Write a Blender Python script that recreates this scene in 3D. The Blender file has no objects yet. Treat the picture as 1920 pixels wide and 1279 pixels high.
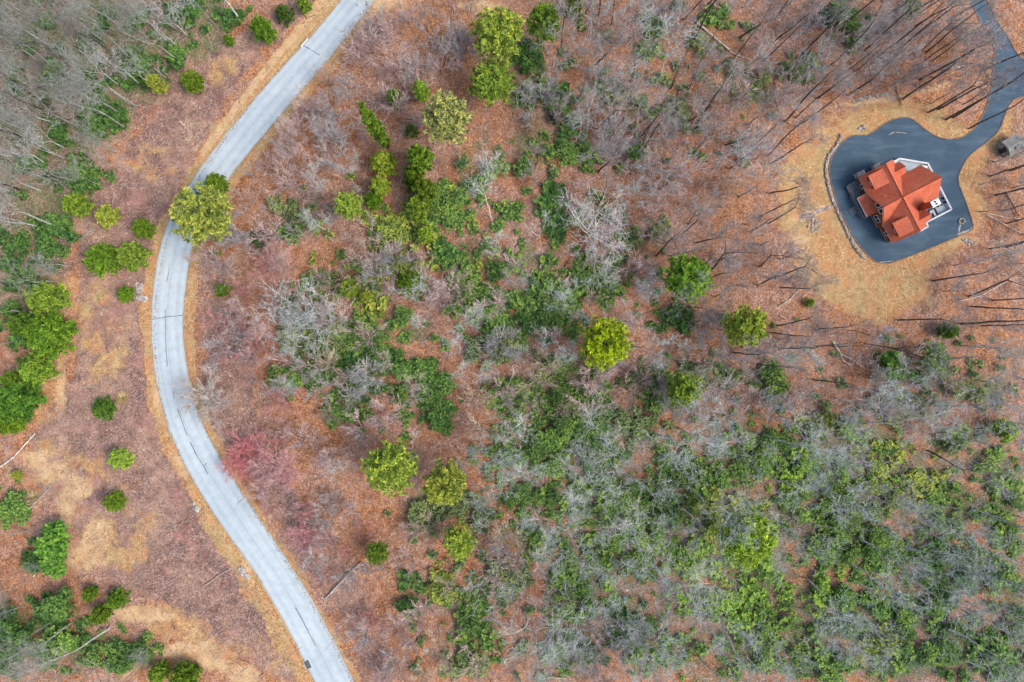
import bpy, math, random
import numpy as np
from mathutils import Vector, Matrix, geometry

# ------------------------------------------------------------------ camera, light, exposure
scn = bpy.context.scene
CAM_H = 130.0
cd = bpy.data.cameras.new("camera"); cam = bpy.data.objects.new("camera", cd)
scn.collection.objects.link(cam); scn.camera = cam
cam.location = (0, 0, CAM_H); cam.rotation_euler = (0, 0, 0)
cd.sensor_width = 36; cd.lens = 36 * CAM_H / 192.0
cd.clip_start = 0.5; cd.clip_end = 4000

SUN_EL, SUN_AZ = math.radians(50), math.radians(105)      # azimuth clockwise from +Y
world = bpy.data.worlds.new("World"); scn.world = world; world.use_nodes = True
wn = world.node_tree.nodes; wl = world.node_tree.links
bgn = wn.get("Background") or wn.new("ShaderNodeBackground")
sky = wn.new("ShaderNodeTexSky"); sky.sky_type = 'NISHITA'; sky.sun_disc = False
sky.sun_elevation = SUN_EL; sky.sun_rotation = SUN_AZ
sky.air_density = 1.0; sky.dust_density = 3.0; sky.ozone_density = 1.0
wl.new(sky.outputs[0], bgn.inputs[0]); bgn.inputs[1].default_value = 0.15
sd = bpy.data.lights.new("sun", 'SUN'); sun = bpy.data.objects.new("sun", sd); scn.collection.objects.link(sun)
sd.energy = 1.35; sd.angle = math.radians(24); sd.color = (1.0, 0.93, 0.84)
sv = Vector((math.sin(SUN_AZ) * math.cos(SUN_EL), math.cos(SUN_AZ) * math.cos(SUN_EL), math.sin(SUN_EL)))
sun.rotation_euler = sv.to_track_quat('Z', 'Y').to_euler()
scn.view_settings.view_transform = 'Standard'; scn.view_settings.look = 'None'
scn.view_settings.gamma = 1; scn.view_settings.use_curve_mapping = False
scn.view_settings.exposure = 0.92
scn.render.engine = 'CYCLES'
scn.cycles.max_bounces = 5; scn.cycles.diffuse_bounces = 3; scn.cycles.transmission_bounces = 3

# ------------------------------------------------------------------ helpers
COL = scn.collection
def srgb(r, g, b):
    f = lambda c: (c / 255 / 12.92) if c <= 10 else ((c / 255 + 0.055) / 1.055) ** 2.4
    return (f(r), f(g), f(b), 1.0)

def sstep(a, b, x):
    t = np.clip((x - a) / (b - a), 0, 1); return t * t * (3 - 2 * t)

HX, HY = 69.8, 25.7                      # the house stands here on level ground
def H(x, y):
    d = np.hypot(np.asarray(x) - HX, np.asarray(y) - HY)
    m = sstep(46, 70, d) * (1 - sstep(150, 400, np.hypot(x, y)))
    return m * (1.5 * np.sin(np.asarray(x) / 31 + 1) * np.cos(np.asarray(y) / 27) + 0.9 * np.sin((np.asarray(x) + np.asarray(y)) / 19))

def W(px, py, z=0.0):
    s = (CAM_H - z) / (10 * CAM_H)
    return (px - 960) * s, (639.5 - py) * s
def G(px, py):
    z = 0.0
    for _ in range(4):
        x, y = W(px, py, z); z = float(H(x, y))
    return x, y, z

_rt = np.random.RandomState(5).rand(256, 256)
def vnoise(x, y, s, off=0):
    x = np.asarray(x) * s + 500.3 + off * 37.1; y = np.asarray(y) * s + 500.7 + off * 11.3
    xi = np.floor(x).astype(int); yi = np.floor(y).astype(int); fx = x - xi; fy = y - yi
    fx = fx * fx * (3 - 2 * fx); fy = fy * fy * (3 - 2 * fy)
    g = lambda a, b: _rt[a % 256, b % 256]
    return (g(xi, yi) * (1 - fx) + g(xi + 1, yi) * fx) * (1 - fy) + (g(xi, yi + 1) * (1 - fx) + g(xi + 1, yi + 1) * fx) * fy
def fbm(x, y, s, off=0):
    return 0.5 * vnoise(x, y, s, off) + 0.3 * vnoise(x, y, s * 2.1, off + 1) + 0.2 * vnoise(x, y, s * 4.3, off + 2)

def inpoly(px, py, poly):
    px = np.asarray(px, float); py = np.asarray(py, float); c = np.zeros(px.shape, bool)
    n = len(poly)
    for i in range(n):
        x1, y1 = poly[i]; x2, y2 = poly[(i + 1) % n]
        if y1 == y2: continue
        c ^= ((y1 > py) != (y2 > py)) & (px < (x2 - x1) * (py - y1) / (y2 - y1) + x1)
    return c
def pdist(px, py, line, closed=False):
    px = np.asarray(px, float); py = np.asarray(py, float); best = np.full(px.shape, 1e9)
    n = len(line)
    for i in range(n if closed else n - 1):
        x1, y1 = line[i]; x2, y2 = line[(i + 1) % n]
        dx, dy = x2 - x1, y2 - y1; L = dx * dx + dy * dy + 1e-9
        t = np.clip(((px - x1) * dx + (py - y1) * dy) / L, 0, 1)
        best = np.minimum(best, np.hypot(px - x1 - t * dx, py - y1 - t * dy))
    return best

class MB:
    """collects geometry for one mesh"""
    def __init__(s): s.v = []; s.f = []; s.m = []; s.t = None; s.tone = 1.0
    def add(s, verts, faces, mi=0):
        o = len(s.v); s.v.extend(verts)
        if s.t is not None: s.t.extend([s.tone] * (len(s.v) - len(s.t)))
        s.f.extend([tuple(i + o for i in f) for f in faces]); s.m.extend([mi] * len(faces))
    def box(s, x0, y0, z0, x1, y1, z1, mi=0):
        s.add([(x0, y0, z0), (x1, y0, z0), (x1, y1, z0), (x0, y1, z0), (x0, y0, z1), (x1, y0, z1), (x1, y1, z1), (x0, y1, z1)],
              [(0, 3, 2, 1), (4, 5, 6, 7), (0, 1, 5, 4), (1, 2, 6, 5), (2, 3, 7, 6), (3, 0, 4, 7)], mi)
    def prism(s, pts, h, mi=0):
        """slab: pts is a planar polygon of 3D points, thickened straight down by h"""
        n = len(pts); a = [tuple(p) for p in pts]; b = [(p[0], p[1], p[2] - h) for p in pts]
        s.add(a + b, [tuple(range(n)), tuple(range(2 * n - 1, n - 1, -1))] + [(i, i + n, (i + 1) % n + n, (i + 1) % n) for i in range(n)], mi)
    def tube(s, pts, rad, sides=3, mi=0, cap=False):
        o = len(s.v); n = len(pts)
        for i, p in enumerate(pts):
            d = (pts[min(i + 1, n - 1)] - pts[max(i - 1, 0)])
            if d.length < 1e-6: d = Vector((0, 0, 1))
            d.normalize()
            a = d.cross(Vector((0.3, 0.9, 0.2)) if abs(d.z) > 0.9 else Vector((0, 0, 1))).normalized(); b = d.cross(a)
            for k in range(sides):
                t = 2 * math.pi * k / sides
                q = p + (a * math.cos(t) + b * math.sin(t)) * rad[i]
                s.v.append((q.x, q.y, q.z))
        for i in range(n - 1):
            for k in range(sides):
                k2 = (k + 1) % sides
                s.f.append((o + i * sides + k, o + i * sides + k2, o + (i + 1) * sides + k2, o + (i + 1) * sides + k)); s.m.append(mi)
        if cap:
            s.f.append(tuple(o + k for k in range(sides))[::-1]); s.m.append(mi)
            s.f.append(tuple(o + (n - 1) * sides + k for k in range(sides))); s.m.append(mi)
    def mesh(s, name, mats, smooth=False):
        me = bpy.data.meshes.new(name)
        me.from_pydata(s.v, [], s.f)
        for m in (mats if isinstance(mats, (list, tuple)) else [mats]): me.materials.append(m)
        if any(s.m): me.polygons.foreach_set("material_index", s.m)
        if smooth: me.polygons.foreach_set("use_smooth", [True] * len(s.f))
        if s.t is not None:
            s.t.extend([1.0] * (len(s.v) - len(s.t))); at = me.attributes.new("tone", 'FLOAT', 'POINT'); at.data.foreach_set("value", s.t)
        me.update(); return me
    def build(s, name, mats, parent=None, smooth=False, loc=None):
        o = bpy.data.objects.new(name, s.mesh(name, mats, smooth)); COL.objects.link(o)
        if parent: o.parent = parent
        if loc: o.location = loc
        return o

def tag(o, label=None, cat=None, group=None, kind=None):
    if label: o['label'] = label
    if cat: o['category'] = cat
    if group: o['group'] = group
    if kind: o['kind'] = kind
    return o
def empty(name, loc=(0, 0, 0), rz=0):
    o = bpy.data.objects.new(name, None); COL.objects.link(o); o.location = loc; o.rotation_euler = (0, 0, rz)
    o.empty_display_size = 0.3; return o
def put(name, me, parent=None, loc=(0, 0, 0), rot=(0, 0, 0), sc=(1, 1, 1), color=None):
    o = bpy.data.objects.new(name, me); COL.objects.link(o)
    if parent: o.parent = parent
    o.location = loc; o.rotation_euler = rot; o.scale = sc
    if color: o.color = color
    return o

# ------------------------------------------------------------------ materials
class NT:
    def __init__(s, name):
        s.m = bpy.data.materials.new(name); s.m.use_nodes = True; s.t = s.m.node_tree; s.n = s.t.nodes; s.l = s.t.links
        s.b = s.n.get("Principled BSDF"); s.b.inputs['Specular IOR Level'].default_value = 0.2
        s.out = s.n.get("Material Output")
    def node(s, t, **kw):
        n = s.n.new(t)
        for k, v in kw.items():
            if k.startswith('_'): setattr(n, k[1:], v)
            else: n.inputs[k].default_value = v
        return n
    def link(s, a, b): s.l.new(a, b)
    def coord(s, obj=False):
        if obj: return s.node("ShaderNodeTexCoord").outputs['Object']
        return s.node("ShaderNodeNewGeometry").outputs['Position']
    def noise(s, scale, detail=3, co=None, rough=0.55):
        n = s.node("ShaderNodeTexNoise", Scale=scale, Detail=detail, Roughness=rough)
        s.link(co or s.coord(), n.inputs['Vector']); return n.outputs['Fac']
    def ramp(s, fac, stops, interp='LINEAR'):
        r = s.node("ShaderNodeValToRGB"); r.color_ramp.interpolation = interp
        e = r.color_ramp.elements
        e[0].position, e[0].color = stops[0]; e[1].position, e[1].color = stops[-1]
        for p, c in stops[1:-1]:
            x = e.new(p); x.color = c
        s.link(fac, r.inputs[0]); return r.outputs[0]
    def mix(s, fac, a, b, mode='MIX'):
        m = s.node("ShaderNodeMix", _data_type='RGBA', _blend_type=mode)
        for i, v in ((0, fac), (6, a), (7, b)):
            if hasattr(v, 'links'): s.link(v, m.inputs[i])
            else: m.inputs[i].default_value = v
        return m.outputs[2]
    def math(s, op, a, b=0.0, clamp=False):
        m = s.node("ShaderNodeMath", _operation=op, _use_clamp=clamp)
        for i, v in ((0, a), (1, b)):
            if hasattr(v, 'links'): s.link(v, m.inputs[i])
            else: m.inputs[i].default_value = v
        return m.outputs[0]
    def bump(s, h, strength, dist=0.1):
        b = s.node("ShaderNodeBump", Strength=strength, Distance=dist); s.link(h, b.inputs['Height'])
        s.link(b.outputs[0], s.b.inputs['Normal'])
    def col(s, c, rough=0.85):
        if hasattr(c, 'links'): s.link(c, s.b.inputs['Base Color'])
        else: s.b.inputs['Base Color'].default_value = c
        s.b.inputs['Roughness'].default_value = rough; return s.m

def plain(name, c, rough=0.8, var=0.25, scale=3.0, obj=False):
    t = NT(name); n = t.noise(scale, 4, t.coord(obj))
    lo = tuple(v * (1 - var) for v in c[:3]) + (1,); hi = tuple(min(1, v * (1 + var)) for v in c[:3]) + (1,)
    return t.col(t.ramp(n, [(0.3, lo), (0.7, hi)]), rough)

def foliage(name, trans=0.3, tuned=True):
    t = NT(name)
    oi = t.node("ShaderNodeObjectInfo"); ge = t.node("ShaderNodeNewGeometry")
    at = t.node("ShaderNodeAttribute", _attribute_name="tone")
    v = t.ramp(ge.outputs['Random Per Island'], [(0.0, (0.7, 0.75, 0.7, 1)), (0.5, (1, 1, 1, 1)), (1.0, (1.35, 1.25, 1.1, 1))])
    v2 = t.ramp(at.outputs['Fac'], [(0.0, (0.14, 0.22, 0.26, 1)), (0.25, (0.5, 0.58, 0.6, 1)), (0.55, (1, 1, 1, 1)), (1.0, (1.8, 1.5, 1.2, 1))]) if tuned else (1, 1, 1, 1)
    c = t.mix(1.0, t.mix(1.0, oi.outputs['Color'], v, 'MULTIPLY'), v2, 'MULTIPLY')
    t.link(c, t.b.inputs['Base Color']); t.b.inputs['Roughness'].default_value = 0.6
    tr = t.node("ShaderNodeBsdfTranslucent"); t.link(c, tr.inputs[0])
    mx = t.node("ShaderNodeMixShader", Fac=trans); t.link(t.b.outputs[0], mx.inputs[1]); t.link(tr.outputs[0], mx.inputs[2])
    t.link(mx.outputs[0], t.out.inputs[0]); return t.m

def bark(name):
    t = NT(name); oi = t.node("ShaderNodeObjectInfo"); n = t.noise(2.2, 4)
    v = t.ramp(n, [(0.3, (0.5, 0.5, 0.5, 1)), (0.55, (1, 1, 1, 1)), (0.75, (1.5, 1.55, 1.5, 1))])
    return t.col(t.mix(1.0, oi.outputs['Color'], v, 'MULTIPLY'), 0.9)

M_NEEDLE = foliage("needles", 0.25); M_LEAF = foliage("broad_leaves", 0.2); M_BARK = bark("bark")

def mat_ground():
    t = NT("leaf_litter_ground"); co = t.coord()
    wob = t.node("ShaderNodeTexNoise", Scale=1.3, Detail=3); t.link(co, wob.inputs['Vector'])
    v = t.node("ShaderNodeTexVoronoi", Scale=5.2, Randomness=1.0); t.link(co, v.inputs['Vector'])
    sp = t.node("ShaderNodeSeparateColor"); t.link(v.outputs['Color'], sp.inputs[0])
    fine = t.noise(7, 4); big = t.noise(0.07, 4); mid = t.noise(0.45, 4)
    # fallen leaves: orange and pinkish mixes
    orange = t.ramp(sp.outputs[0], [(0.0, (0.16, 0.062, 0.03, 1)), (0.3, (0.31, 0.13, 0.058, 1)), (0.7, (0.415, 0.19, 0.09, 1)), (0.92, (0.50, 0.27, 0.14, 1)), (1.0, (0.55, 0.36, 0.22, 1))])
    pink = t.ramp(sp.outputs[1], [(0.0, (0.17, 0.095, 0.075, 1)), (0.35, (0.295, 0.158, 0.105, 1)), (0.75, (0.39, 0.235, 0.16, 1)), (1.0, (0.52, 0.37, 0.30, 1))])
    f = t.ramp(t.math('ADD', t.math('MULTIPLY', big, 0.6), t.math('MULTIPLY', mid, 0.45)), [(0.46, (0, 0, 0, 1)), (0.59, (1, 1, 1, 1))])
    leaf = t.mix(f, orange, pink)
    at = t.node("ShaderNodeAttribute", _attribute_name="zone"); z = t.node("ShaderNodeSeparateColor"); t.link(at.outputs['Color'], z.inputs[0])
    lawn = t.ramp(sp.outputs[2], [(0.0, (0.28, 0.15, 0.065, 1)), (0.35, (0.42, 0.235, 0.10, 1)), (0.8, (0.50, 0.30, 0.135, 1)), (1.0, (0.57, 0.42, 0.25, 1))])
    lawn = t.mix(t.ramp(t.noise(0.16, 4), [(0.4, (0, 0, 0, 1)), (0.62, (0.5,) * 3 + (1,))]), lawn, (0.38, 0.31, 0.15, 1))
    lawn = t.mix(1.0, lawn, t.ramp(t.noise(0.9, 6, None, .7), [(0.36, (0.8, 0.76, 0.72, 1)), (0.5, (1, 1, 1, 1)), (0.64, (1.18, 1.18, 1.2, 1))]), 'MULTIPLY')
    lawn = t.mix(t.ramp(t.noise(0.33, 5), [(0.49, (0, 0, 0, 1)), (0.66, (0.7,) * 3 + (1,))]), lawn, (0.5, 0.22, 0.10, 1))
    sand = t.ramp(t.math('ADD', t.math('MULTIPLY', fine, 0.5), t.math('MULTIPLY', mid, 0.5)), [(0.35, (0.4, 0.24, 0.115, 1)), (0.6, (0.62, 0.43, 0.24, 1))])
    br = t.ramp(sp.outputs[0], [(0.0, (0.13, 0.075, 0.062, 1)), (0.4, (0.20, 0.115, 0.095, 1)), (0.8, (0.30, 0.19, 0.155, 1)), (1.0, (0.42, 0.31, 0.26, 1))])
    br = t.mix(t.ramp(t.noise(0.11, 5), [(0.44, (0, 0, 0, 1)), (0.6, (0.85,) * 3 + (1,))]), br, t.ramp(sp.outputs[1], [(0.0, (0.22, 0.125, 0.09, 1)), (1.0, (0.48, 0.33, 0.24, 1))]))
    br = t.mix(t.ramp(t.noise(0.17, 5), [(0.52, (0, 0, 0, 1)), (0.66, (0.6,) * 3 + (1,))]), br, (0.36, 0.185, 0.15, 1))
    def edge(w):
        return t.ramp(t.math('ADD', w, t.math('MULTIPLY', t.math('SUBTRACT', t.math('ADD', t.math('MULTIPLY', fine, .5), t.math('MULTIPLY', mid, .5)), 0.5), 1.3)), [(0.38, (0, 0, 0, 1)), (0.62, (1, 1, 1, 1))])
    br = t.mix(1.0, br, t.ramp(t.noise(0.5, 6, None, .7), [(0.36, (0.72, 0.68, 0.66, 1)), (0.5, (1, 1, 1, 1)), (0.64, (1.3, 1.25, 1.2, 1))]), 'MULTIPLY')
    leaf = t.mix(1.0, leaf, t.ramp(t.noise(0.6, 6, None, .7), [(0.36, (0.74, 0.66, 0.62, 1)), (0.5, (1, 1, 1, 1)), (0.66, (1.2, 1.22, 1.25, 1))]), 'MULTIPLY')
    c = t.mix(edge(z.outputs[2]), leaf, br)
    c = t.mix(edge(z.outputs[0]), c, lawn)
    sw = t.ramp(t.math('MULTIPLY', z.outputs[1], t.ramp(t.math('ADD', t.math('MULTIPLY', fine, .45), t.math('MULTIPLY', t.noise(0.8, 6, None, .7), .6)), [(0.36, (0.15,) * 3 + (1,)), (0.62, (1.5,) * 3 + (1,))])), [(0.12, (0, 0, 0, 1)), (0.7, (1, 1, 1, 1))])
    c = t.mix(sw, c, sand)
    # dull damp mossy ground where shrubs grow; canopy shade painted into the north-west woods
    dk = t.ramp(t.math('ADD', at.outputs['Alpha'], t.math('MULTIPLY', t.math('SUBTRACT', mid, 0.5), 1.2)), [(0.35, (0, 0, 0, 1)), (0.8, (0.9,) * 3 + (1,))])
    moss_shade = t.ramp(sp.outputs[0], [(0.0, (0.06, 0.085, 0.035, 1)), (0.6, (0.125, 0.155, 0.06, 1)), (1.0, (0.25, 0.22, 0.12, 1))])
    c = t.mix(dk, c, moss_shade)
    t.bump(t.math('ADD', sp.outputs[0], fine), 0.7, 0.12)
    return t.col(c, 0.95)

def mat_road():
    t = NT("pale_asphalt"); n = t.noise(0.25, 5); f = t.noise(14, 3)
    c = t.ramp(n, [(0.3, (0.35, 0.42, 0.44, 1)), (0.7, (0.41, 0.475, 0.49, 1))])
    c = t.mix(0.5, c, t.ramp(f, [(0.3, (0.32, 0.37, 0.40, 1)), (0.7, (0.52, 0.58, 0.60, 1))]))
    # worn wheel tracks follow the road: stored per vertex as distance across
    at = t.node("ShaderNodeAttribute", _attribute_name="across")
    w = t.ramp(t.math('ABSOLUTE', at.outputs['Fac']), [(0.0, (0.84, 0.86, 0.88, 1)), (0.07, (0.98, 0.98, 0.98, 1)), (0.38, (1.07, 1.06, 1.05, 1)), (0.58, (0.92, 0.93, 0.94, 1)), (0.82, (1.04,) * 3 + (1,)), (0.955, (0.88, 0.85, 0.8, 1)), (1.0, (0.5, 0.44, 0.36, 1))])
    c = t.mix(1.0, c, w, 'MULTIPLY')
    c = t.mix(1.0, c, t.ramp(t.noise(0.06, 6, None, .65), [(0.35, (0.9, 0.91, 0.93, 1)), (0.6, (1.04, 1.03, 1.02, 1))]), 'MULTIPLY')
    st = t.ramp(t.noise(0.9, 5), [(0.3, (0.88,) * 3 + (1,)), (0.6, (1.04,) * 3 + (1,))]); c = t.mix(0.8, c, st, 'MULTIPLY')
    t.bump(f, 0.15, 0.02); return t.col(c, 0.9)

def mat_drive():
    t = NT("dark_asphalt"); n = t.noise(0.11, 6, None, 0.62); f = t.noise(9, 3)
    c = t.ramp(n, [(0.32, (0.020, 0.046, 0.074, 1)), (0.5, (0.034, 0.068, 0.105, 1)), (0.68, (0.066, 0.112, 0.155, 1))])
    mp = t.node("ShaderNodeMapping"); mp.inputs['Scale'].default_value = (0.35, 1.3, 1); mp.inputs['Rotation'].default_value = (0, 0, -0.6); t.link(t.coord(), mp.inputs[0])
    w = t.noise(0.5, 5, mp.outputs[0])
    c = t.mix(t.ramp(w, [(0.5, (0, 0, 0, 1)), (0.72, (0.4,) * 3 + (1,))]), c, (0.14, 0.20, 0.25, 1))
    c = t.mix(0.25, c, t.ramp(f, [(0.3, (0.04, 0.07, 0.1, 1)), (0.7, (0.13, 0.19, 0.23, 1))]))
    t.bump(f, 0.12, 0.02); return t.col(c, 0.75)

def mat_shingle():
    t = NT("red_shingles"); co = t.coord(True)
    b = t.node("ShaderNodeTexBrick", Scale=1.0); b.inputs['Mortar Size'].default_value = 0.02
    b.inputs['Brick Width'].default_value = 0.5; b.inputs['Row Height'].default_value = 0.2
    b.inputs['Color1'].default_value = (0.58, 0.16, 0.085, 1); b.inputs['Color2'].default_value = (0.48, 0.125, 0.065, 1); b.inputs['Mortar'].default_value = (0.30, 0.06, 0.035, 1)
    t.link(co, b.inputs['Vector'])
    n = t.noise(5.5, 4); c = t.mix(1.0, b.outputs['Color'], t.ramp(n, [(0.3, (0.8,) * 3 + (1,)), (0.7, (1.22, 1.2, 1.2, 1))]), 'MULTIPLY')
    n2 = t.noise(0.5, 4); c = t.mix(1.0, c, t.ramp(n2, [(0.35, (0.88, 0.84, 0.82, 1)), (0.65, (1.06, 1.08, 1.08, 1))]), 'MULTIPLY')
    t.bump(n, 0.3, 0.03); return t.col(c, 0.85)

def mat_boards():
    t = NT("stained_log_siding"); g = t.coord(); s = t.node("ShaderNodeSeparateXYZ"); t.link(g, s.inputs[0])
    w = t.math('FRACT', t.math('MULTIPLY', s.outputs[2], 4.5))
    c = t.ramp(w, [(0.0, (0.10, 0.025, 0.008, 1)), (0.2, (0.30, 0.085, 0.025, 1)), (0.8, (0.36, 0.11, 0.03, 1)), (1.0, (0.14, 0.035, 0.012, 1))])
    c = t.mix(1.0, c, t.ramp(t.noise(3, 4), [(0.3, (0.7,) * 3 + (1,)), (0.7, (1.25,) * 3 + (1,))]), 'MULTIPLY')
    t.bump(w, 0.3, 0.03); return t.col(c, 0.6)

M_GROUND = mat_ground(); M_ROAD = mat_road(); M_DRIVE = mat_drive(); M_SHINGLE = mat_shingle(); M_WOOD = mat_boards()
M_TAR = plain("tar_sealant", (0.055, 0.07, 0.085, 1), 0.6)
M_KERB = plain("weathered_kerb", (0.20, 0.13, 0.10, 1), 0.9, 0.4, 1.2)
M_CONC = plain("pale_concrete", (0.62, 0.64, 0.64, 1), 0.85, 0.12, 1.5)
M_PATIO = plain("patio_slab", (0.36, 0.43, 0.46, 1), 0.8, 0.12, 0.8)
M_WHITE = plain("white_paint", (0.78, 0.80, 0.82, 1), 0.5, 0.06)
M_STONE = plain("field_stone", (0.36, 0.32, 0.29, 1), 0.9, 0.5, 1.7)
M_DARK = plain("dark_metal", (0.03, 0.035, 0.04, 1), 0.4)
M_RIDGE = plain("ridge_cap", (0.26, 0.055, 0.03, 1), 0.8, 0.2)
M_DECK = plain("grey_deck", (0.13, 0.155, 0.17, 1), 0.7, 0.3, 2)
M_BEIGE = plain("beige_cover", (0.46, 0.42, 0.34, 1), 0.7, 0.15)
M_TRIM = plain("tan_trim", (0.52, 0.33, 0.24, 1), 0.7, 0.15)
M_GREYWOOD = plain("grey_weathered_wood", (0.24, 0.235, 0.21, 1), 0.9, 0.35, 1.2)
M_LOG = bark("log_bark")
M_STRAW = foliage("dry_straw", 0.1, False)
tg = NT("window_glass"); tg.b.inputs['Base Color'].default_value = (0.02, 0.022, 0.025, 1); tg.b.inputs['Roughness'].default_value = 0.08
tg.b.inputs['Specular IOR Level'].default_value = 0.5; M_GLASS = tg.m

# ------------------------------------------------------------------ road outline in photo pixels, turned into ground metres
RL = [(700, -90), (640, 0), (580, 72), (540, 114), (480, 181), (425, 248), (375, 315), (345, 362), (317, 412), (302, 455), (294, 492), (288, 530), (284.5, 565), (283, 600), (284, 640), (288, 682), (295, 727), (305, 770), (321, 818), (342, 865), (367, 910), (398, 960), (425, 999), (480, 1075), (517, 1139), (555, 1209), (590, 1279), (632, 1360)]
RR = [(765, -90), (705, 0), (655, 62), (620, 107), (565, 172), (525, 219), (479, 272), (440, 320), (409, 368), (381, 414), (366, 446), (357, 480), (351, 520), (346.5, 560), (344, 605), (345, 642), (351, 690), (359, 732), (371, 773), (391, 817), (420, 868), (451, 916), (482, 962), (512, 1009), (552, 1069), (590, 1131), (626, 1199), (665, 1279), (706, 1360)]
def resample(line, n):
    a = np.array(line, float); d = np.r_[0, np.cumsum(np.hypot(*np.diff(a, axis=0).T))]; q = np.linspace(0, d[-1], n)
    c = np.c_[np.interp(q, d, a[:, 0]), np.interp(q, d, a[:, 1])]
    for _ in range(3):
        c[1:-1] = (c[:-2] + 2 * c[1:-1] + c[2:]) / 4
    return c
NR = 320
rl = resample(RL, NR); 
# pair each left point with the closest right point for even cross sections
rr = resample(RR, NR)
RC = [tuple(p) for p in (rl + rr)[::8] / 2]
ROADPOLY = [tuple(p) for p in rl[::4]] + [tuple(p) for p in rr[::-4]]

DRV = [(1798, -40), (1817, 0), (1834, 32), (1843, 50), (1861, 80), (1865, 95), (1862, 117), (1860, 155), (1856, 180), (1845, 212), (1830, 237), (1815, 252), (1800, 259), (1775, 262), (1752, 255), (1732, 241), (1715, 226), (1702, 220), (1680, 222), (1660, 231), (1640, 246), (1625, 255), (1610, 253), (1595, 255), (1582, 264), (1567, 281), (1556, 302), (1554, 320), (1560, 352), (1572, 389), (1590, 428), (1611, 463), (1637, 489), (1653, 495), (1672, 493), (1715, 477), (1752, 462), (1790, 446), (1815, 436), (1826, 428), (1820, 405), (1810, 377), (1800, 352), (1795, 337), (1799, 322), (1815, 293), (1840, 274), (1865, 254), (1876, 240), (1884, 215), (1890, 200), (1902, 185), (1925, 180), (1990, 178), (1990, 118), (1925, 118), (1905, 100), (1890, 70), (1870, 42), (1860, 20), (1850, 0), (1835, -40)]
def smoothpoly(poly, it=2):
    for _ in range(it):
        o = []
        n = len(poly)
        for i in range(n):
            a, b = poly[i], poly[(i + 1) % n]
            o += [(a[0] * .75 + b[0] * .25, a[1] * .75 + b[1] * .25), (a[0] * .25 + b[0] * .75, a[1] * .25 + b[1] * .75)]
        poly = o
    return poly
DRVS = smoothpoly(DRV, 1)
LAWN = [(1600, 205), (1690, 180), (1750, 200), (1800, 235), (1850, 240), (1900, 210), (1850, 300), (1835, 350), (1842, 430), (1800, 470), (1750, 500), (1735, 560), (1650, 612), (1575, 580), (1500, 530), (1460, 430), (1465, 320), (1520, 235)]

SAND = [(90, 880, 45, 18, 20), (140, 912, 26, 22, 40), (178, 1010, 24, 40, 10), (160, 1045, 34, 22, 0), (110, 730, 10, 50, 0), (280, 1150, 55, 13, 0), (345, 1215, 60, 13, -10), (400, 1238, 40, 14, 20), (460, 1262, 30, 20, 0), (60, 855, 30, 10, 0), (120, 950, 14, 40, 0), (230, 1245, 30, 18, 0), (1500, 450, 18, 10, 0), (1520, 400, 40, 6, -20), (1630, 190, 55, 7, -8), (1740, 170, 30, 5, -20), (1815, 452, 20, 7, 0), (470, 1045, 12, 30, 0), (870, 1000, 1, 1, 0), (340, 875, 10, 25, -25), (290, 745, 6, 50, -10), (700, 8, 60, 16, 0), (905, 8, 40, 12, 0)]
BRUSH = [[(480, 110), (590, 20), (620, 0), (560, 0), (430, 80), (330, 170), (250, 250), (170, 350), (140, 450), (150, 560), (130, 700), (60, 820), (60, 900), (110, 960), (200, 1080), (300, 1120), (420, 1200), (560, 1279), (575, 1279), (520, 1160), (440, 1050), (380, 960), (320, 860), (285, 760), (262, 640), (262, 540), (290, 430), (340, 330), (420, 200)],
         [(380, 560), (370, 640), (380, 730), (420, 820), (470, 900), (540, 1010), (620, 1120), (700, 1279), (780, 1279), (700, 1120), (600, 1000), (510, 870), (470, 760), (480, 650), (430, 560)]]
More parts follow.
